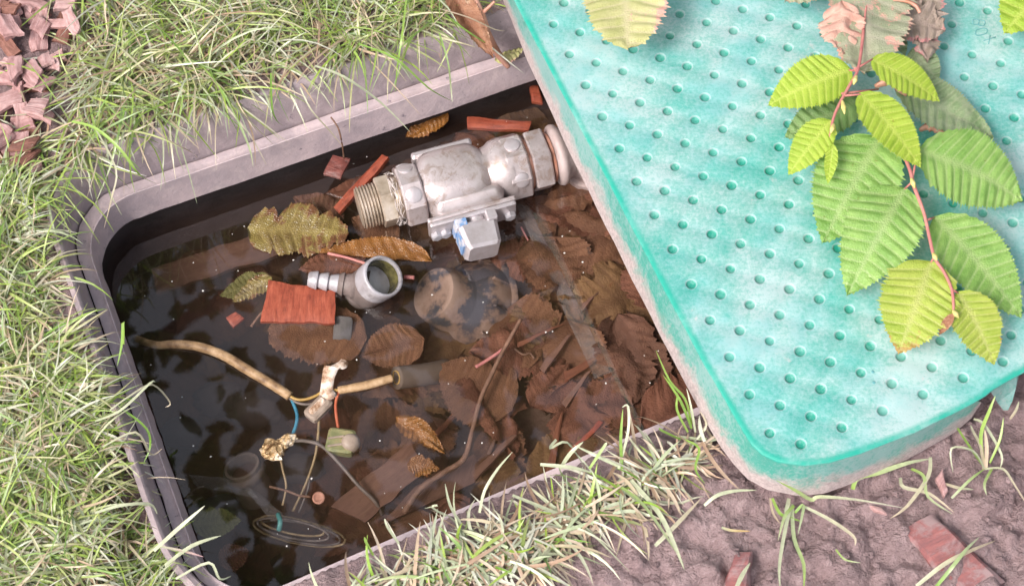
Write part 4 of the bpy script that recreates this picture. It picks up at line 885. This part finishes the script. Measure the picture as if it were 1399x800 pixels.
while placed < 160 and tries < 5000:
    tries += 1
    x, y = random.uniform(200, 960), random.uniform(170, 760)
    dens = 1.0 if x > 560 or (x > 445 and y > 470) else (.55 if y < 420 and x > 330 else .22)
    if random.random() > dens: continue
    q = P(x, y, -.1)
    if not inside(HOLE_IN, np.array([q.x]), np.array([q.y]))[0]: continue
    if x < 330 and y < 360 or ((x-632)/88)**2+((y-420)/80)**2 < 1: continue
    m2, mn = random.choice(variants); o = bpy.data.objects.new('fallen_leaf', m2); COL.objects.link(o)
    zb = bed_h(q.x, q.y)+.004+placed*.00010*(1 if x > 520 else .6)
    zb = min(zb, ZW-.006); o.location = (q.x, q.y, zb)
    o.rotation_euler = (random.gauss(0, .14), random.gauss(0, .14), random.uniform(0, 6.28)); s_ = random.uniform(.8, 1.75); o.scale = (s_, s_*random.uniform(.8, 1.2), s_)
    tag(o, lab[mn]+(' beside the lid edge' if x > 720 and y < 500 else ' along the near rim' if y > 560 else ' near the far rim' if y < 300 else ' at the centre of the pit'), 'leaf', 'sunken leaf litter'); placed += 1
random.seed(17)
for k in range(13):                                           # splinters lying on the leaves
    x, y = random.uniform(600, 900), random.uniform(390, 680); q = P(x, y, -.09)
    if not inside(HOLE_IN, np.array([q.x]), np.array([q.y]))[0] or ((x-640)/95)**2+((y-425)/85)**2 < 1: continue
    a = random.gauss(1.0, .45); l_, w_ = random.uniform(.012, .034), random.uniform(.0012, .0036); dx = V((math.cos(a), math.sin(a), random.gauss(0, .08))); dy = V((-math.sin(a), math.cos(a), random.gauss(0, .3))); c_ = V((q.x, q.y, min(bed_h(q.x, q.y)+.024, ZW-.008)))
    v, f, c = slabm([c_-dx*l_-dy*w_, c_+dx*l_-dy*w_*.3, c_+dx*l_*.9+dy*w_*.5, c_-dx*l_*.9+dy*w_], .0025, 8, 3, .0006, 40+k, 'u')
    mn = random.choice(['chip_sub', 'slab', 'chip_sub2', 'slab']); tag(mesh('wood_sliver', v, f, MT[mn], None, True, c, 35), {'chip_sub': 'reddish brown', 'slab': 'dull brown', 'chip_sub2': 'dark red'}[mn]+' soaked splinter lying on the sunken leaves'+(' beside the lid edge' if x > 740 and y < 540 else ' towards the near rim'), 'wood chip', 'soaked splinters on the leaf litter')
# twigs in the water
def twig(label, pts, r, mat='twig', name='twig', cat='twig', zoff=True, bumps=.1):
    v, f, c = tube([P(x, y, (ZW if zoff else 0)+z/1000) for x, y, z in pts], r, 8, 5, bumps); return tag(MB().add(v, f, c).build(name, MT[mat]), label, cat)
twig('long bent brown twig leaning from the near rim to the cap', [(712, 435, 4), (693, 469, 0), (673, 508, -4), (656, 547, -8), (645, 589, -10), (634, 626, -12), (606, 645, -14), (574, 668, -17), (552, 700, -22)], [.0013, .0015, .0015, .0016, .0016, .002, .0021, .0021, .0022])
twig('thin reddish twig along the lower rim of the cap', [(694, 472, -4), (680, 482, -5), (665, 492, -6), (650, 501, -6)], .0012, 'stem')
twig('red leaf stalk lying across the hose elbow', [(448, 346, 3), (475, 352, 4), (500, 360, 4)], .0010, 'stem')
twig('red stub poking out right of the hose elbow', [(552, 378, 2), (566, 379, 3)], .0014, 'stem')
twig('thin twig beside the broad chip at the left', [(343, 446, -3), (355, 430, -1), (364, 424, 1)], .0010)
twig('thin root crossing the wires', [(368, 664, -8), (392, 670, -9), (408, 676, -10), (424, 678, -12)], .0009)
twig('straight soaked twig right of the long bent one', [(702, 500, -20), (692, 545, -22), (680, 590, -24), (668, 620, -26)], .0014)
twig('thin dark stalk hanging below the valve', [(712, 310, -8), (728, 340, -12), (745, 368, -16), (752, 384, -18)], .0007, 'stem')
twig('bleached root tangle beside the cap', [(703, 476, -12), (715, 484, -12), (724, 482, -13), (730, 490, -15)], .0008, 'twig')
twig('slender soaked stick near the lid', [(868, 500, -24), (880, 440, -22), (874, 410, -22)], .0012)
# dry stem that holds the dark chip
twig('thin brown stem holding the dark red chip over the water', [(452, 160, -14), (462, 175, -18), (467, 195, -28), (470, 216, -47)], .0006, 'twig', 'plant_stem', 'stem', False, .05)
# stones in the dark part
random.seed(9)
for k, (x, y, s_) in enumerate(((300, 545, 1.1), (250, 590, .9), (345, 560, 1.2), (410, 640, 1.0), (300, 700, 1.1))):
    o = MB().add(*lump(P(x, y, ZW-.05), .015*s_, .011*s_, .008*s_, .4, k*2.1)).build('stone', MT['rock']); tag(o, 'dark stone lying deep in the unlit lower left water', 'stone', 'stones deep in the pit')
# pale specks drifting on the water
mb = MB(); random.seed(5); k = 0
while k < 100:
    x, y = random.uniform(160, 960), random.uniform(130, 770); q = P(x, y, ZW+.0003)
    if not inside(HOLE_IN, np.array([q.x]), np.array([q.y]))[0]: continue
    r_ = random.choice([.0003, .0004, .0005, .0005, .0007]); th = random.uniform(0, 6.28)
    pts = [q+V((math.cos(th+a_)*r_*random.uniform(.5, 1.3), math.sin(th+a_)*r_*random.uniform(.5, 1.3), 0)) for a_ in (0, 1.2, 2.5, 3.8, 5.1)]; b_ = [p-V((0, 0, .0004)) for p in pts]
    mb.add(pts+b_, [[0, 1, 2, 3, 4]]+[[i, i+5, (i+1) % 5+5, (i+1) % 5] for i in range(5)]); k += 1
o = mb.build('floating_specks', MT['speck'], None, False); tag(o, 'tiny pale specks scattered over the dark water', 'specks', None, 'stuff')

# ------------------------------------------------------------------ dry leaf and stalks on the far rim
def rleaf(label, mat, b, t_, w_, **k):
    v, f, c = pleaf(b[:2], b[2], t_[:2], t_[2], w_, **k); return tag(mesh('dry_leaf', v, f, MT[mat], None, True, c), label, 'leaf')
rleaf('long curled brown dry leaf lying over the far rim', 'browndry', (608, -22, .022), (674, 80, .012), 36, seed=71, fold=.55, nv=9, wave=.04, pleat=.0005)
rleaf('tan curled leaf scrap on the ledge under the lid edge', 'faded', (676, 82, -.015), (716, 66, -.014), 20, seed=72, fold=-.5, nv=6, wave=.05)
twig('brown dry stalk lying over the far rim beside the lid', [(640, -20, 25), (658, 18, 18), (668, 50, 10), (682, 76, -8), (695, 92, -18)], [.0022, .0022, .0026, .0026, .0016], 'copper', 'dry_stalk', 'stalk', False)
twig('reddish side shoot forking off the dry stalk', [(659, 18, 18), (668, 10, 22), (676, 2, 26)], [.0016, .0013, .001], 'copper', 'dry_stalk', 'stalk', False)

# ------------------------------------------------------------------ bark mulch in the top left corner
random.seed(31)
spec = [((20, -6), 60, 36, .2, 'mulch2', 'pale pink bark slab at the very top of the mulch'), ((22, 52), 52, 26, -1.0, 'mulch', 'long ribbed bark chip in the upper left mulch'), ((92, 12), 34, 24, .1, 'mulch2', 'pale bark chip against the grass at the top left'),
        ((12, 146), 56, 34, .35, 'mulch2', 'broad pale bark slab at the left edge of the mulch'), ((52, 158), 42, 30, -.3, 'mulch2', 'pink bark chip lowest in the mulch beside the lawn'), ((104, 46), 44, 22, -1.0, 'mulch2', 'pink bark chip half hidden by grass'), ((66, 92), 30, 16, -1.2, 'mulch2', 'small pink bark sliver in the middle of the mulch')]
for k in range(62):
    x = random.uniform(-25, 95); y = random.uniform(-30, 225)
    if x > 95-.35*max(y-60, 0)+10: x *= .5
    spec.append(((x, y), random.uniform(26, 56), random.uniform(14, 32), random.uniform(-1.6, 1.6), random.choice(['mulch', 'mulch', 'mulch2', 'mulch3']), None))
for k, ((x, y), l_, w_, an, mn, lb) in enumerate(spec):
    c = P(x, y, 0); mp = MPP(x, y, 0); l_ *= mp/2; w_ *= mp/2; z0 = gz(c.x, c.y)+random.uniform(.004, .012)+(.006 if lb else 0)
    ux = V((math.cos(an), math.sin(an), random.uniform(-.35, .35))).normalized(); uy = V((-math.sin(an), math.cos(an), random.uniform(-.35, .35))).normalized()
    j = lambda: random.uniform(.45, 1.2); cc_ = V((c.x, c.y, z0))
    v, f, cl = slabm([cc_-ux*l_*j()-uy*w_*j(), cc_+ux*l_*j()-uy*w_*j(), cc_+ux*l_*j()+uy*w_*j(), cc_-ux*l_*j()+uy*w_*j()], random.uniform(.002, .005), 8, 6, .0013, k*1.3, 'u')
    lbl = lb or {'mulch': 'weathered pink brown bark chip', 'mulch2': 'pale weathered bark chip', 'mulch3': 'dark brown bark chip'}[mn]+(' at the top end' if y < 50 else ' in the middle' if y < 130 else ' at the lower end')+' of the mulch heap'
    tag(mesh('bark_chip', v, f, MT[mn], None, True, cl, 35), lbl, 'bark chip', 'bark mulch at the top left')

# ------------------------------------------------------------------ grass
GREEN = [(.16, .30, .045), (.27, .43, .06), (.36, .50, .10), (.24, .38, .11), (.32, .46, .06)]; PALE = [(.50, .56, .40), (.62, .63, .52), (.46, .53, .33)]; STRAW = [(.55, .40, .28), (.62, .50, .38), (.44, .28, .19), (.50, .42, .28)]
def pick(wg, wp, ws):
    r_ = random.random()*(wg+wp+ws); pal = GREEN if r_ < wg else PALE if r_ < wg+wp else STRAW; c = V(random.choice(pal)); return c*random.uniform(.8, 1.2)
HOLE_LIST = [tuple(p) for p in HOLE]
def in_hole(x, y): return bool(inside(HOLE, np.array([x]), np.array([y]))[0])
class Grass:
    def __init__(s): s.v = []; s.f = []; s.c = []
    def strip(s, pts, w, c0, c1, flip=.3):
        b = len(s.v); n = len(pts)
        for i, p in enumerate(pts):
            t_ = (pts[min(i+1, n-1)]-pts[max(i-1, 0)]); t_ = t_.normalized() if t_.length > 1e-9 else V((1, 0, 0)); sd_ = t_.cross(V((0, 0, 1)))
            sd_ = sd_.normalized() if sd_.length > 1e-4 else V((1, 0, 0)); up_ = sd_.cross(t_); sd_ = (sd_*math.cos(flip)+up_*math.sin(flip))
            k = i/(n-1); ww = w/2*(.75+.35*math.sin(min(k*2.2, 1.57)))*(1-k**3)+.00006
            cc_ = c0.lerp(c1, k)
            for q, dz in ((-1, 0), (0, -.18), (1, 0)): s.v.append(tuple(p+sd_*ww*q+up_*ww*dz)); s.c.append(tuple(cc_))
        for i in range(n-1):
            for j in (0, 1): s.f.append([b+i*3+j, b+i*3+j+1, b+i*3+j+4, b+i*3+j+3])
    def blade(s, x, y, z, head, el, L_, w, droop, turn, c0, c1, seg=6, zmin=None):
        p = V((x, y, z)); pts = [p]; st = L_/seg
        for i in range(seg):
            e = el-droop*((i+.5)/seg)**1.3; h = head+turn*(i/seg)
            p = p+V((math.cos(h)*math.cos(e), math.sin(h)*math.cos(e), math.sin(e)))*st
            fl = gz(p.x, p.y)+.0012 if not in_hole_fast(p.x, p.y) else (-.02 if zmin is None else zmin)
            if p.z < fl: p = V((p.x, p.y, fl+random.uniform(0, .0015)))
            pts.append(p)
        s.strip(pts, w, c0, c1, random.uniform(-.7, .7))
    def build(s, name, label, cat='grass'):
        o = mesh(name, np.array(s.v), s.f, MT['grass'], None, True, s.c); return tag(o, label, cat, None, 'stuff')
# fast rough test: four half planes of the lip
HQ = [l_lip[i] for i in range(0, len(l_lip), 6)]
hx = np.array([p.x for p in HQ]); hy = np.array([p.y for p in HQ]); hx2, hy2 = np.roll(hx, -1), np.roll(hy, -1); HS = np.sign(((hx2-hx)*(hy.mean()-hy)-(hy2-hy)*(hx.mean()-hx)).sum())
def in_hole_fast(x, y): return bool((((hx2-hx)*(y-hy)-(hy2-hy)*(x-hx))*HS > 0).all())
def region_pick(poly):
    a = np.array([tuple(P(x, y, 0))[:2] for x, y in poly]); lo, hi = a.min(0), a.max(0)
    while True:
        x, y = random.uniform(lo[0], hi[0]), random.uniform(lo[1], hi[1])
        if inside(a, np.array([x]), np.array([y]))[0] and not in_hole_fast(x, y): return x, y
random.seed(77)
lawn = Grass()
TOPR = [(60, -70), (640, -70), (638, 2), (558, 40), (398, 93), (288, 135), (198, 169), (106, 216), (60, 278), (-40, 280), (-40, 215), (70, 190), (110, 100)]
LEFTR = [(-50, 230), (26, 250), (42, 330), (68, 420), (108, 520), (148, 640), (188, 760), (220, 860), (-50, 860)]
def tuft(x, y, n, L_, w, wts, bias=None, el=(.3, 1.1), spread=3.14, dr=(.8, 2.0)):
    for _ in range(n):
        h = random.uniform(-3.14, 3.14) if bias is None or random.random() < .35 else bias+random.gauss(0, spread)
        c1 = pick(*wts); c0 = V((.5, .46, .3)).lerp(c1, random.uniform(.3, .9)); 
        tipc = c1.lerp(V((.6, .48, .34)), random.choice([0, 0, 0, .3, .7]))
        xx_, yy_ = x+random.gauss(0, .004), y+random.gauss(0, .004)
        if in_hole_fast(xx_, yy_): continue
        lawn.blade(xx_, yy_, gz(xx_, yy_)-.001, h, random.uniform(*el), random.uniform(*L_), random.uniform(*w), random.uniform(*dr), random.gauss(0, .5), c0, tipc)
for _ in range(225):
    x, y = region_pick(TOPR); tuft(x, y, random.randint(6, 11), (.028, .072), (.0008, .0016), (60, 26, 14), -1.1, (.2, .85), 1.1, (.4, 1.5))
for _ in range(390):
    x, y = region_pick(LEFTR); tuft(x, y, random.randint(6, 11), (.020, .052), (.0008, .0018), (58, 28, 14), .1, (.25, 1.0), 1.4, (.6, 2.0))
for _ in range(2000):                                         # dead thatch lying between the blades
    x, y = region_pick(TOPR if random.random() < .45 else LEFTR); c = pick(2, 18, 80)
    lawn.blade(x, y, gz(x, y)+.001, random.uniform(-3.14, 3.14), random.uniform(0, .35), random.uniform(.012, .04), random.uniform(.0008, .0018), random.uniform(.2, .9), random.gauss(0, .8), c, c*random.uniform(.8, 1.15), 5)
def hero(gr, pts, w, c0, c1, z=None):
    pp = [P(x, y, zz/1000) for x, y, zz in pts]; pp, _ = smooth_path(pp, [0]*len(pp), 4); gr.strip(pp, w*.85, V(c0), V(c1), random.uniform(-.3, .3))
g1, g2, pl, st_ = (.20, .36, .06), (.32, .48, .10), (.50, .53, .36), (.55, .44, .32)
for pts, w_, a_, b_ in (([(98, 166, 25), (130, 175, 30), (165, 205, 26), (190, 238, 10), (214, 251, -18)], .0022, g2, g2), ([(170, 150, 18), (160, 190, 16), (150, 230, 5), (128, 283, -14)], .0016, g1, pl), ([(128, 172, 20), (158, 230, 12), (152, 272, -2), (142, 312, -20)], .0014, pl, st_), ([(300, 120, 20), (318, 150, 20), (340, 200, 4), (346, 228, -12)], .0017, g1, pl),
        ([(430, 90, 20), (470, 105, 28), (520, 140, 10), (560, 180, -6)], .0020, pl, pl), ([(490, 60, 22), (540, 80, 26), (585, 120, 8), (617, 138, -16)], .0016, g1, g2), ([(600, 45, 20), (612, 85, 14), (616, 120, -10), (618, 140, -16)], .0013, g1, pl), ([(555, 0, 26), (549, 50, 30), (543, 90, 14), (540, 126, -8)], .0016, g2, g1), ([(600, 12, 25), (640, 24, 28), (675, 40, 20), (690, 42, 16)], .0013, st_, st_), ([(608, 20, 22), (640, 44, 24), (668, 62, 12), (674, 72, 5)], .0018, g1, g2),
        ([(250, 130, 18), (244, 170, 12), (240, 200, 0), (252, 236, -18)], .0014, g2, pl), ([(410, 120, 18), (425, 150, 12), (450, 178, -5), (468, 200, -18)], .0012, pl, st_), ([(200, 165, 20), (228, 190, 15), (262, 208, -2), (270, 216, -20)], .0012, st_, st_), ([(370, 100, 18), (372, 150, 8), (382, 170, -4)], .0016, g1, g1),
        ([(150, 560, 20), (178, 540, 24), (208, 525, 20), (232, 549, 4), (226, 556, 0)], .0017, pl, st_), ([(130, 575, 12), (165, 560, 25), (205, 523, 30), (212, 522, 28)], .0020, pl, pl), ([(210, 752, 12), (245, 720, 26), (280, 690, 34)], .0028, pl, pl), ([(225, 772, 12), (262, 745, 26), (302, 731, 30)], .0032, pl, pl), ([(215, 745, 14), (250, 752, 22), (278, 760, 24)], .0018, pl, (.6, .35, .38)), ([(240, 790, 14), (285, 768, 26), (300, 790, 20), (316, 786, 14)], .0018, pl, pl), ([(168, 470, 16), (168, 440, 34), (166, 472, 22), (160, 500, 14)], .0024, g2, g1), ([(140, 610, 14), (185, 590, 28), (206, 620, 10), (222, 612, 6)], .0018, pl, st_), ([(170, 560, 14), (200, 585, 20), (205, 610, 8), (196, 632, 4)], .0016, g1, g1), ([(130, 700, 16), (165, 690, 26), (204, 688, 22), (215, 702, 12)], .0022, pl, pl)):
    hero(lawn, pts, w_, a_, b_)
lawn.build('lawn_grass', 'green and straw coloured lawn grass along the far and left rim')
# trampled dry grass along the near rim
dry = Grass(); random.seed(12)
NEARR = [(470, 772), (560, 738), (700, 676), (830, 618), (930, 572), (985, 590), (930, 640), (850, 700), (790, 730), (720, 790), (600, 830), (420, 830)]
for _ in range(760):
    x, y = region_pick(NEARR)
    c = pick(8, 44, 48); c2 = c.lerp(V((.62, .5, .38)), random.random()*.6)
    dry.blade(x, y, gz(x, y)+random.uniform(.001, .009), random.choice([random.gauss(-1.0, .5), random.gauss(.3, .5), random.uniform(-3.1, 3.1), random.gauss(2.2, .5)]), random.uniform(0, .28), random.uniform(.014, .042), random.uniform(.0010, .0024), random.uniform(.2, 1.2), random.gauss(0, .7), c, c2, 6, -.02)
for _ in range(60):
    x, y = region_pick(NEARR); c = pick(60, 35, 5)
    dry.blade(x, y, gz(x, y)+.002, random.uniform(-3.1, 3.1), random.uniform(.3, 1.2), random.uniform(.012, .032), random.uniform(.001, .0022), random.uniform(.3, 1.8), random.gauss(0, .6), c, c, 6, -.02)
for pts, w_, a_, b_ in (([(655, 700, 4), (662, 670, 14), (680, 640, 20), (700, 617, 24)], .0022, pl, pl), ([(850, 640, 4), (848, 600, 18), (851, 558, 28)], .0022, g1, g2), ([(845, 640, 4), (858, 590, 20), (858, 555, 26), (850, 556, 24)], .0020, pl, pl), ([(738, 634, 12), (780, 638, 14), (812, 646, 8)], .0026, pl, pl), ([(765, 640, 6), (780, 618, 20), (797, 603, 24)], .0030, pl, pl), ([(760, 600, 18), (752, 612, 20), (775, 604, 24), (800, 640, 4)], .0022, pl, pl), ([(805, 640, 6), (825, 610, 18), (829, 604, 20)], .0022, g2, pl), ([(545, 742, 4), (530, 720, 14), (525, 708, 16)], .0018, pl, pl), ([(630, 715, 6), (615, 690, 16), (608, 660, 22)], .0020, pl, pl), ([(610, 705, 6), (590, 692, 14), (598, 690, 15), (580, 694, 14)], .0014, pl, pl), ([(510, 758, 4), (500, 740, 12), (498, 733, 13)], .0020, g2, g2), ([(700, 676, 4), (735, 690, 10), (770, 705, 6), (800, 720, 5), (860, 780, 6)], .0028, pl, pl), ([(862, 655, 6), (900, 700, 9), (920, 740, 8), (935, 778, 6)], .0034, pl, pl), ([(895, 745, 5), (925, 715, 9), (958, 680, 8)], .0030, pl, st_), ([(840, 660, 5), (880, 690, 9), (935, 770, 6)], .0026, g2, pl)):
    hero(dry, pts, w_, a_, b_)
dry.build('trampled_grass', 'flattened straw and pale green grass along the near rim')
# tufts that stand alone in the mud
def small_tuft(label, items):
    gr = Grass()
    for pts, w_, a_, b_ in items: hero(gr, pts, w_, a_, b_)
    o = mesh('grass_tuft', np.array(gr.v), gr.f, MT['grass'], None, True, gr.c); return tag(o, label, 'grass tuft')
small_tuft('green tuft leaning over the water at the lid edge', [([(945, 580, 2), (936, 545, 20), (915, 520, 30), (896, 478, 38)], .0020, g2, g2), ([(945, 585, 2), (930, 548, 18), (906, 512, 28)], .0020, g1, g2), ([(940, 590, 2), (925, 560, 12), (926, 536, 18)], .0018, g2, g2), ([(950, 590, 2), (945, 560, 14), (938, 530, 20)], .0016, pl, pl), ([(952, 600, 2), (965, 580, 10), (955, 560, 14)], .0016, pl, st_), ([(930, 600, 2), (905, 588, 10), (900, 584, 12)], .0018, g1, g2), ([(935, 600, 3), (955, 612, 8), (950, 640, 6), (963, 660, 5)], .0018, g2, g1)])
small_tuft('flattened tuft below the rounded corner of the lid', [([(1083, 688, 5), (1075, 712, 9), (1065, 770, 8), (1066, 805, 6)], .0026, pl, pl), ([(1082, 690, 5), (1085, 735, 9), (1098, 770, 8), (1098, 805, 6)], .0030, pl, g2), ([(1055, 680, 8), (1065, 700, 10), (1078, 706, 7), (1096, 712, 6)], .0022, g2, g1), ([(1085, 690, 6), (1072, 705, 9), (1063, 738, 6)], .0024, g2, pl), ([(1078, 680, 6), (1076, 690, 8), (1072, 700, 8)], .0030, pl, pl), ([(1052, 680, 6), (1056, 700, 7), (1066, 715, 5)], .0016, st_, st_), ([(1086, 700, 5), (1098, 690, 10), (1090, 730, 7)], .0024, g1, pl)])
small_tuft('long pale blade reaching right from the lid corner tuft', [([(1060, 653, 22), (1085, 668, 16), (1108, 682, 9), (1120, 678, 10), (1170, 682, 10), (1238, 694, 6)], .0028, g2, (.60, .56, .46)), ([(1100, 692, 7), (1135, 710, 8), (1166, 732, 7), (1168, 745, 5)], .0024, pl, st_)])
small_tuft('pale bent blade tucked beside the lid at the left of its corner', [([(962, 690, 5), (980, 676, 9), (1005, 670, 9), (1034, 669, 7)], .0026, pl, pl), ([(986, 720, 5), (1000, 724, 6), (1025, 725, 6)], .0020, pl, (.66, .42, .16))])
small_tuft('green and straw tuft arching below the front edge of the lid', [([(1165, 668, 6), (1172, 652, 10), (1200, 645, 10), (1240, 632, 12), (1272, 626, 8)], .0038, g2, pl), ([(1271, 624, 8), (1268, 650, 10), (1240, 690, 8), (1216, 708, 5)], .0028, pl, st_), ([(1245, 640, 6), (1262, 650, 10), (1268, 678, 8), (1302, 702, 5)], .0024, g2, pl), ([(1230, 652, 6), (1235, 665, 9), (1270, 674, 8), (1304, 700, 5)], .0026, pl, st_)])
small_tuft('straw and green tuft by the broken edge of the lid', [([(1345, 640, 4), (1340, 595, 16), (1352, 560, 30), (1360, 540, 36)], .0026, g2, g2), ([(1346, 640, 4), (1325, 610, 12), (1305, 580, 16), (1300, 575, 16)], .0020, g2, g1), ([(1344, 642, 4), (1340, 610, 12), (1330, 590, 16), (1326, 580, 18)], .0026, st_, pl), ([(1347, 640, 4), (1348, 610, 14), (1345, 585, 18)], .0028, st_, st_), ([(1345, 640, 5), (1330, 616, 14), (1300, 612, 12), (1302, 645, 5)], .0018, pl, pl), ([(1300, 680, 5), (1325, 655, 9), (1345, 640, 5)], .0020, pl, g2), ([(1352, 632, 4), (1366, 600, 14), (1371, 570, 20)], .0018, g2, g2), ([(1345, 640, 4), (1370, 640, 12), (1385, 660, 9), (1410, 700, 5)], .0018, pl, st_), ([(1290, 660, 5), (1310, 666, 7), (1330, 668, 5)], .0022, st_, pl), ([(1330, 572, 14), (1345, 580, 16), (1368, 620, 8), (1366, 640, 5)], .0020, pl, pl), ([(1355, 640, 4), (1345, 660, 8), (1348, 676, 5)], .0020, g2, pl), ([(1380, 572, 6), (1388, 560, 8), (1392, 548, 9)], .0020, st_, pl)])
small_tuft('crossed pale and green blades lying over the red block', [([(1252, 800, 6), (1290, 770, 16), (1325, 752, 16), (1360, 738, 9)], .0032, pl, st_), ([(1278, 802, 6), (1300, 775, 17), (1320, 750, 19), (1338, 733, 14)], .0026, g1, pl)])
small_tuft('short blade on the narrow dark red chip', [([(1006, 802, 14), (1014, 785, 15), (1025, 768, 14)], .0032, pl, pl)])
small_tuft('tiny yellow curl of grass on the open mud', [([(1142, 750, 5), (1152, 762, 7), (1162, 766, 6), (1176, 768, 5)], .0012, g2, pl)])

# ------------------------------------------------------------------ the hornbeam that the twig hangs from: beyond the frame, mirrored in the water
tree = thing('hornbeam_tree', 'leafy hornbeam overhanging the pit, seen only as a dark reflection in the water', 'tree', (1.1, 2.9, 0))
random.seed(4)
MB().add(*tube([(1.1, 2.9, -.05), (1.08, 2.8, .9), (1.0, 2.6, 1.9), (.9, 2.4, 3.0)], [.12, .1, .085, .05], 12, 6, .06)).build('trunk', MT['bark'], tree)
for e in ((-1.0, 1.2, 2.6), (.2, .6, 2.5), (1.3, 1.0, 2.7), (-.4, 2.0, 3.0)):
    MB().add(*tube([(1.02, 2.65, 1.8), (1.02*.5+e[0]*.5, 2.65*.5+e[1]*.5, 2.45), e], [.05, .03, .01], 8, 6, .05)).build('limb', MT['bark'], tree)
cv, cf, ccol = [], [], []
N = 6500; ctr = rng.uniform([-1.9, .1, 1.9], [2.0, 3.2, 3.2], (N, 3))
for k in range(N):
    p = V(ctr[k]); nz = noise.noise(p*3.2)
    if nz < -.2: continue
    a = random.uniform(0, 6.28); ti = random.gauss(0, .4); ux = V((math.cos(a), math.sin(a), ti)).normalized(); uy = V((-math.sin(a), math.cos(a), random.gauss(0, .4))).normalized(); l_ = random.uniform(.03, .05); w_ = l_*.6; b = len(cv)
    cv += [p-ux*l_, p-ux*l_*.2+uy*w_, p+ux*l_*.5+uy*w_*.8, p+ux*l_*1.1, p+ux*l_*.5-uy*w_*.8, p-ux*l_*.2-uy*w_]; cf.append([b, b+1, b+2, b+3, b+4, b+5]); q = random.uniform(.7, 1.2); ccol += [(.06*q, .12*q, .025*q)]*6
mesh('crown', np.array([tuple(p) for p in cv]), cf, MT['crown'], tree, False, ccol)
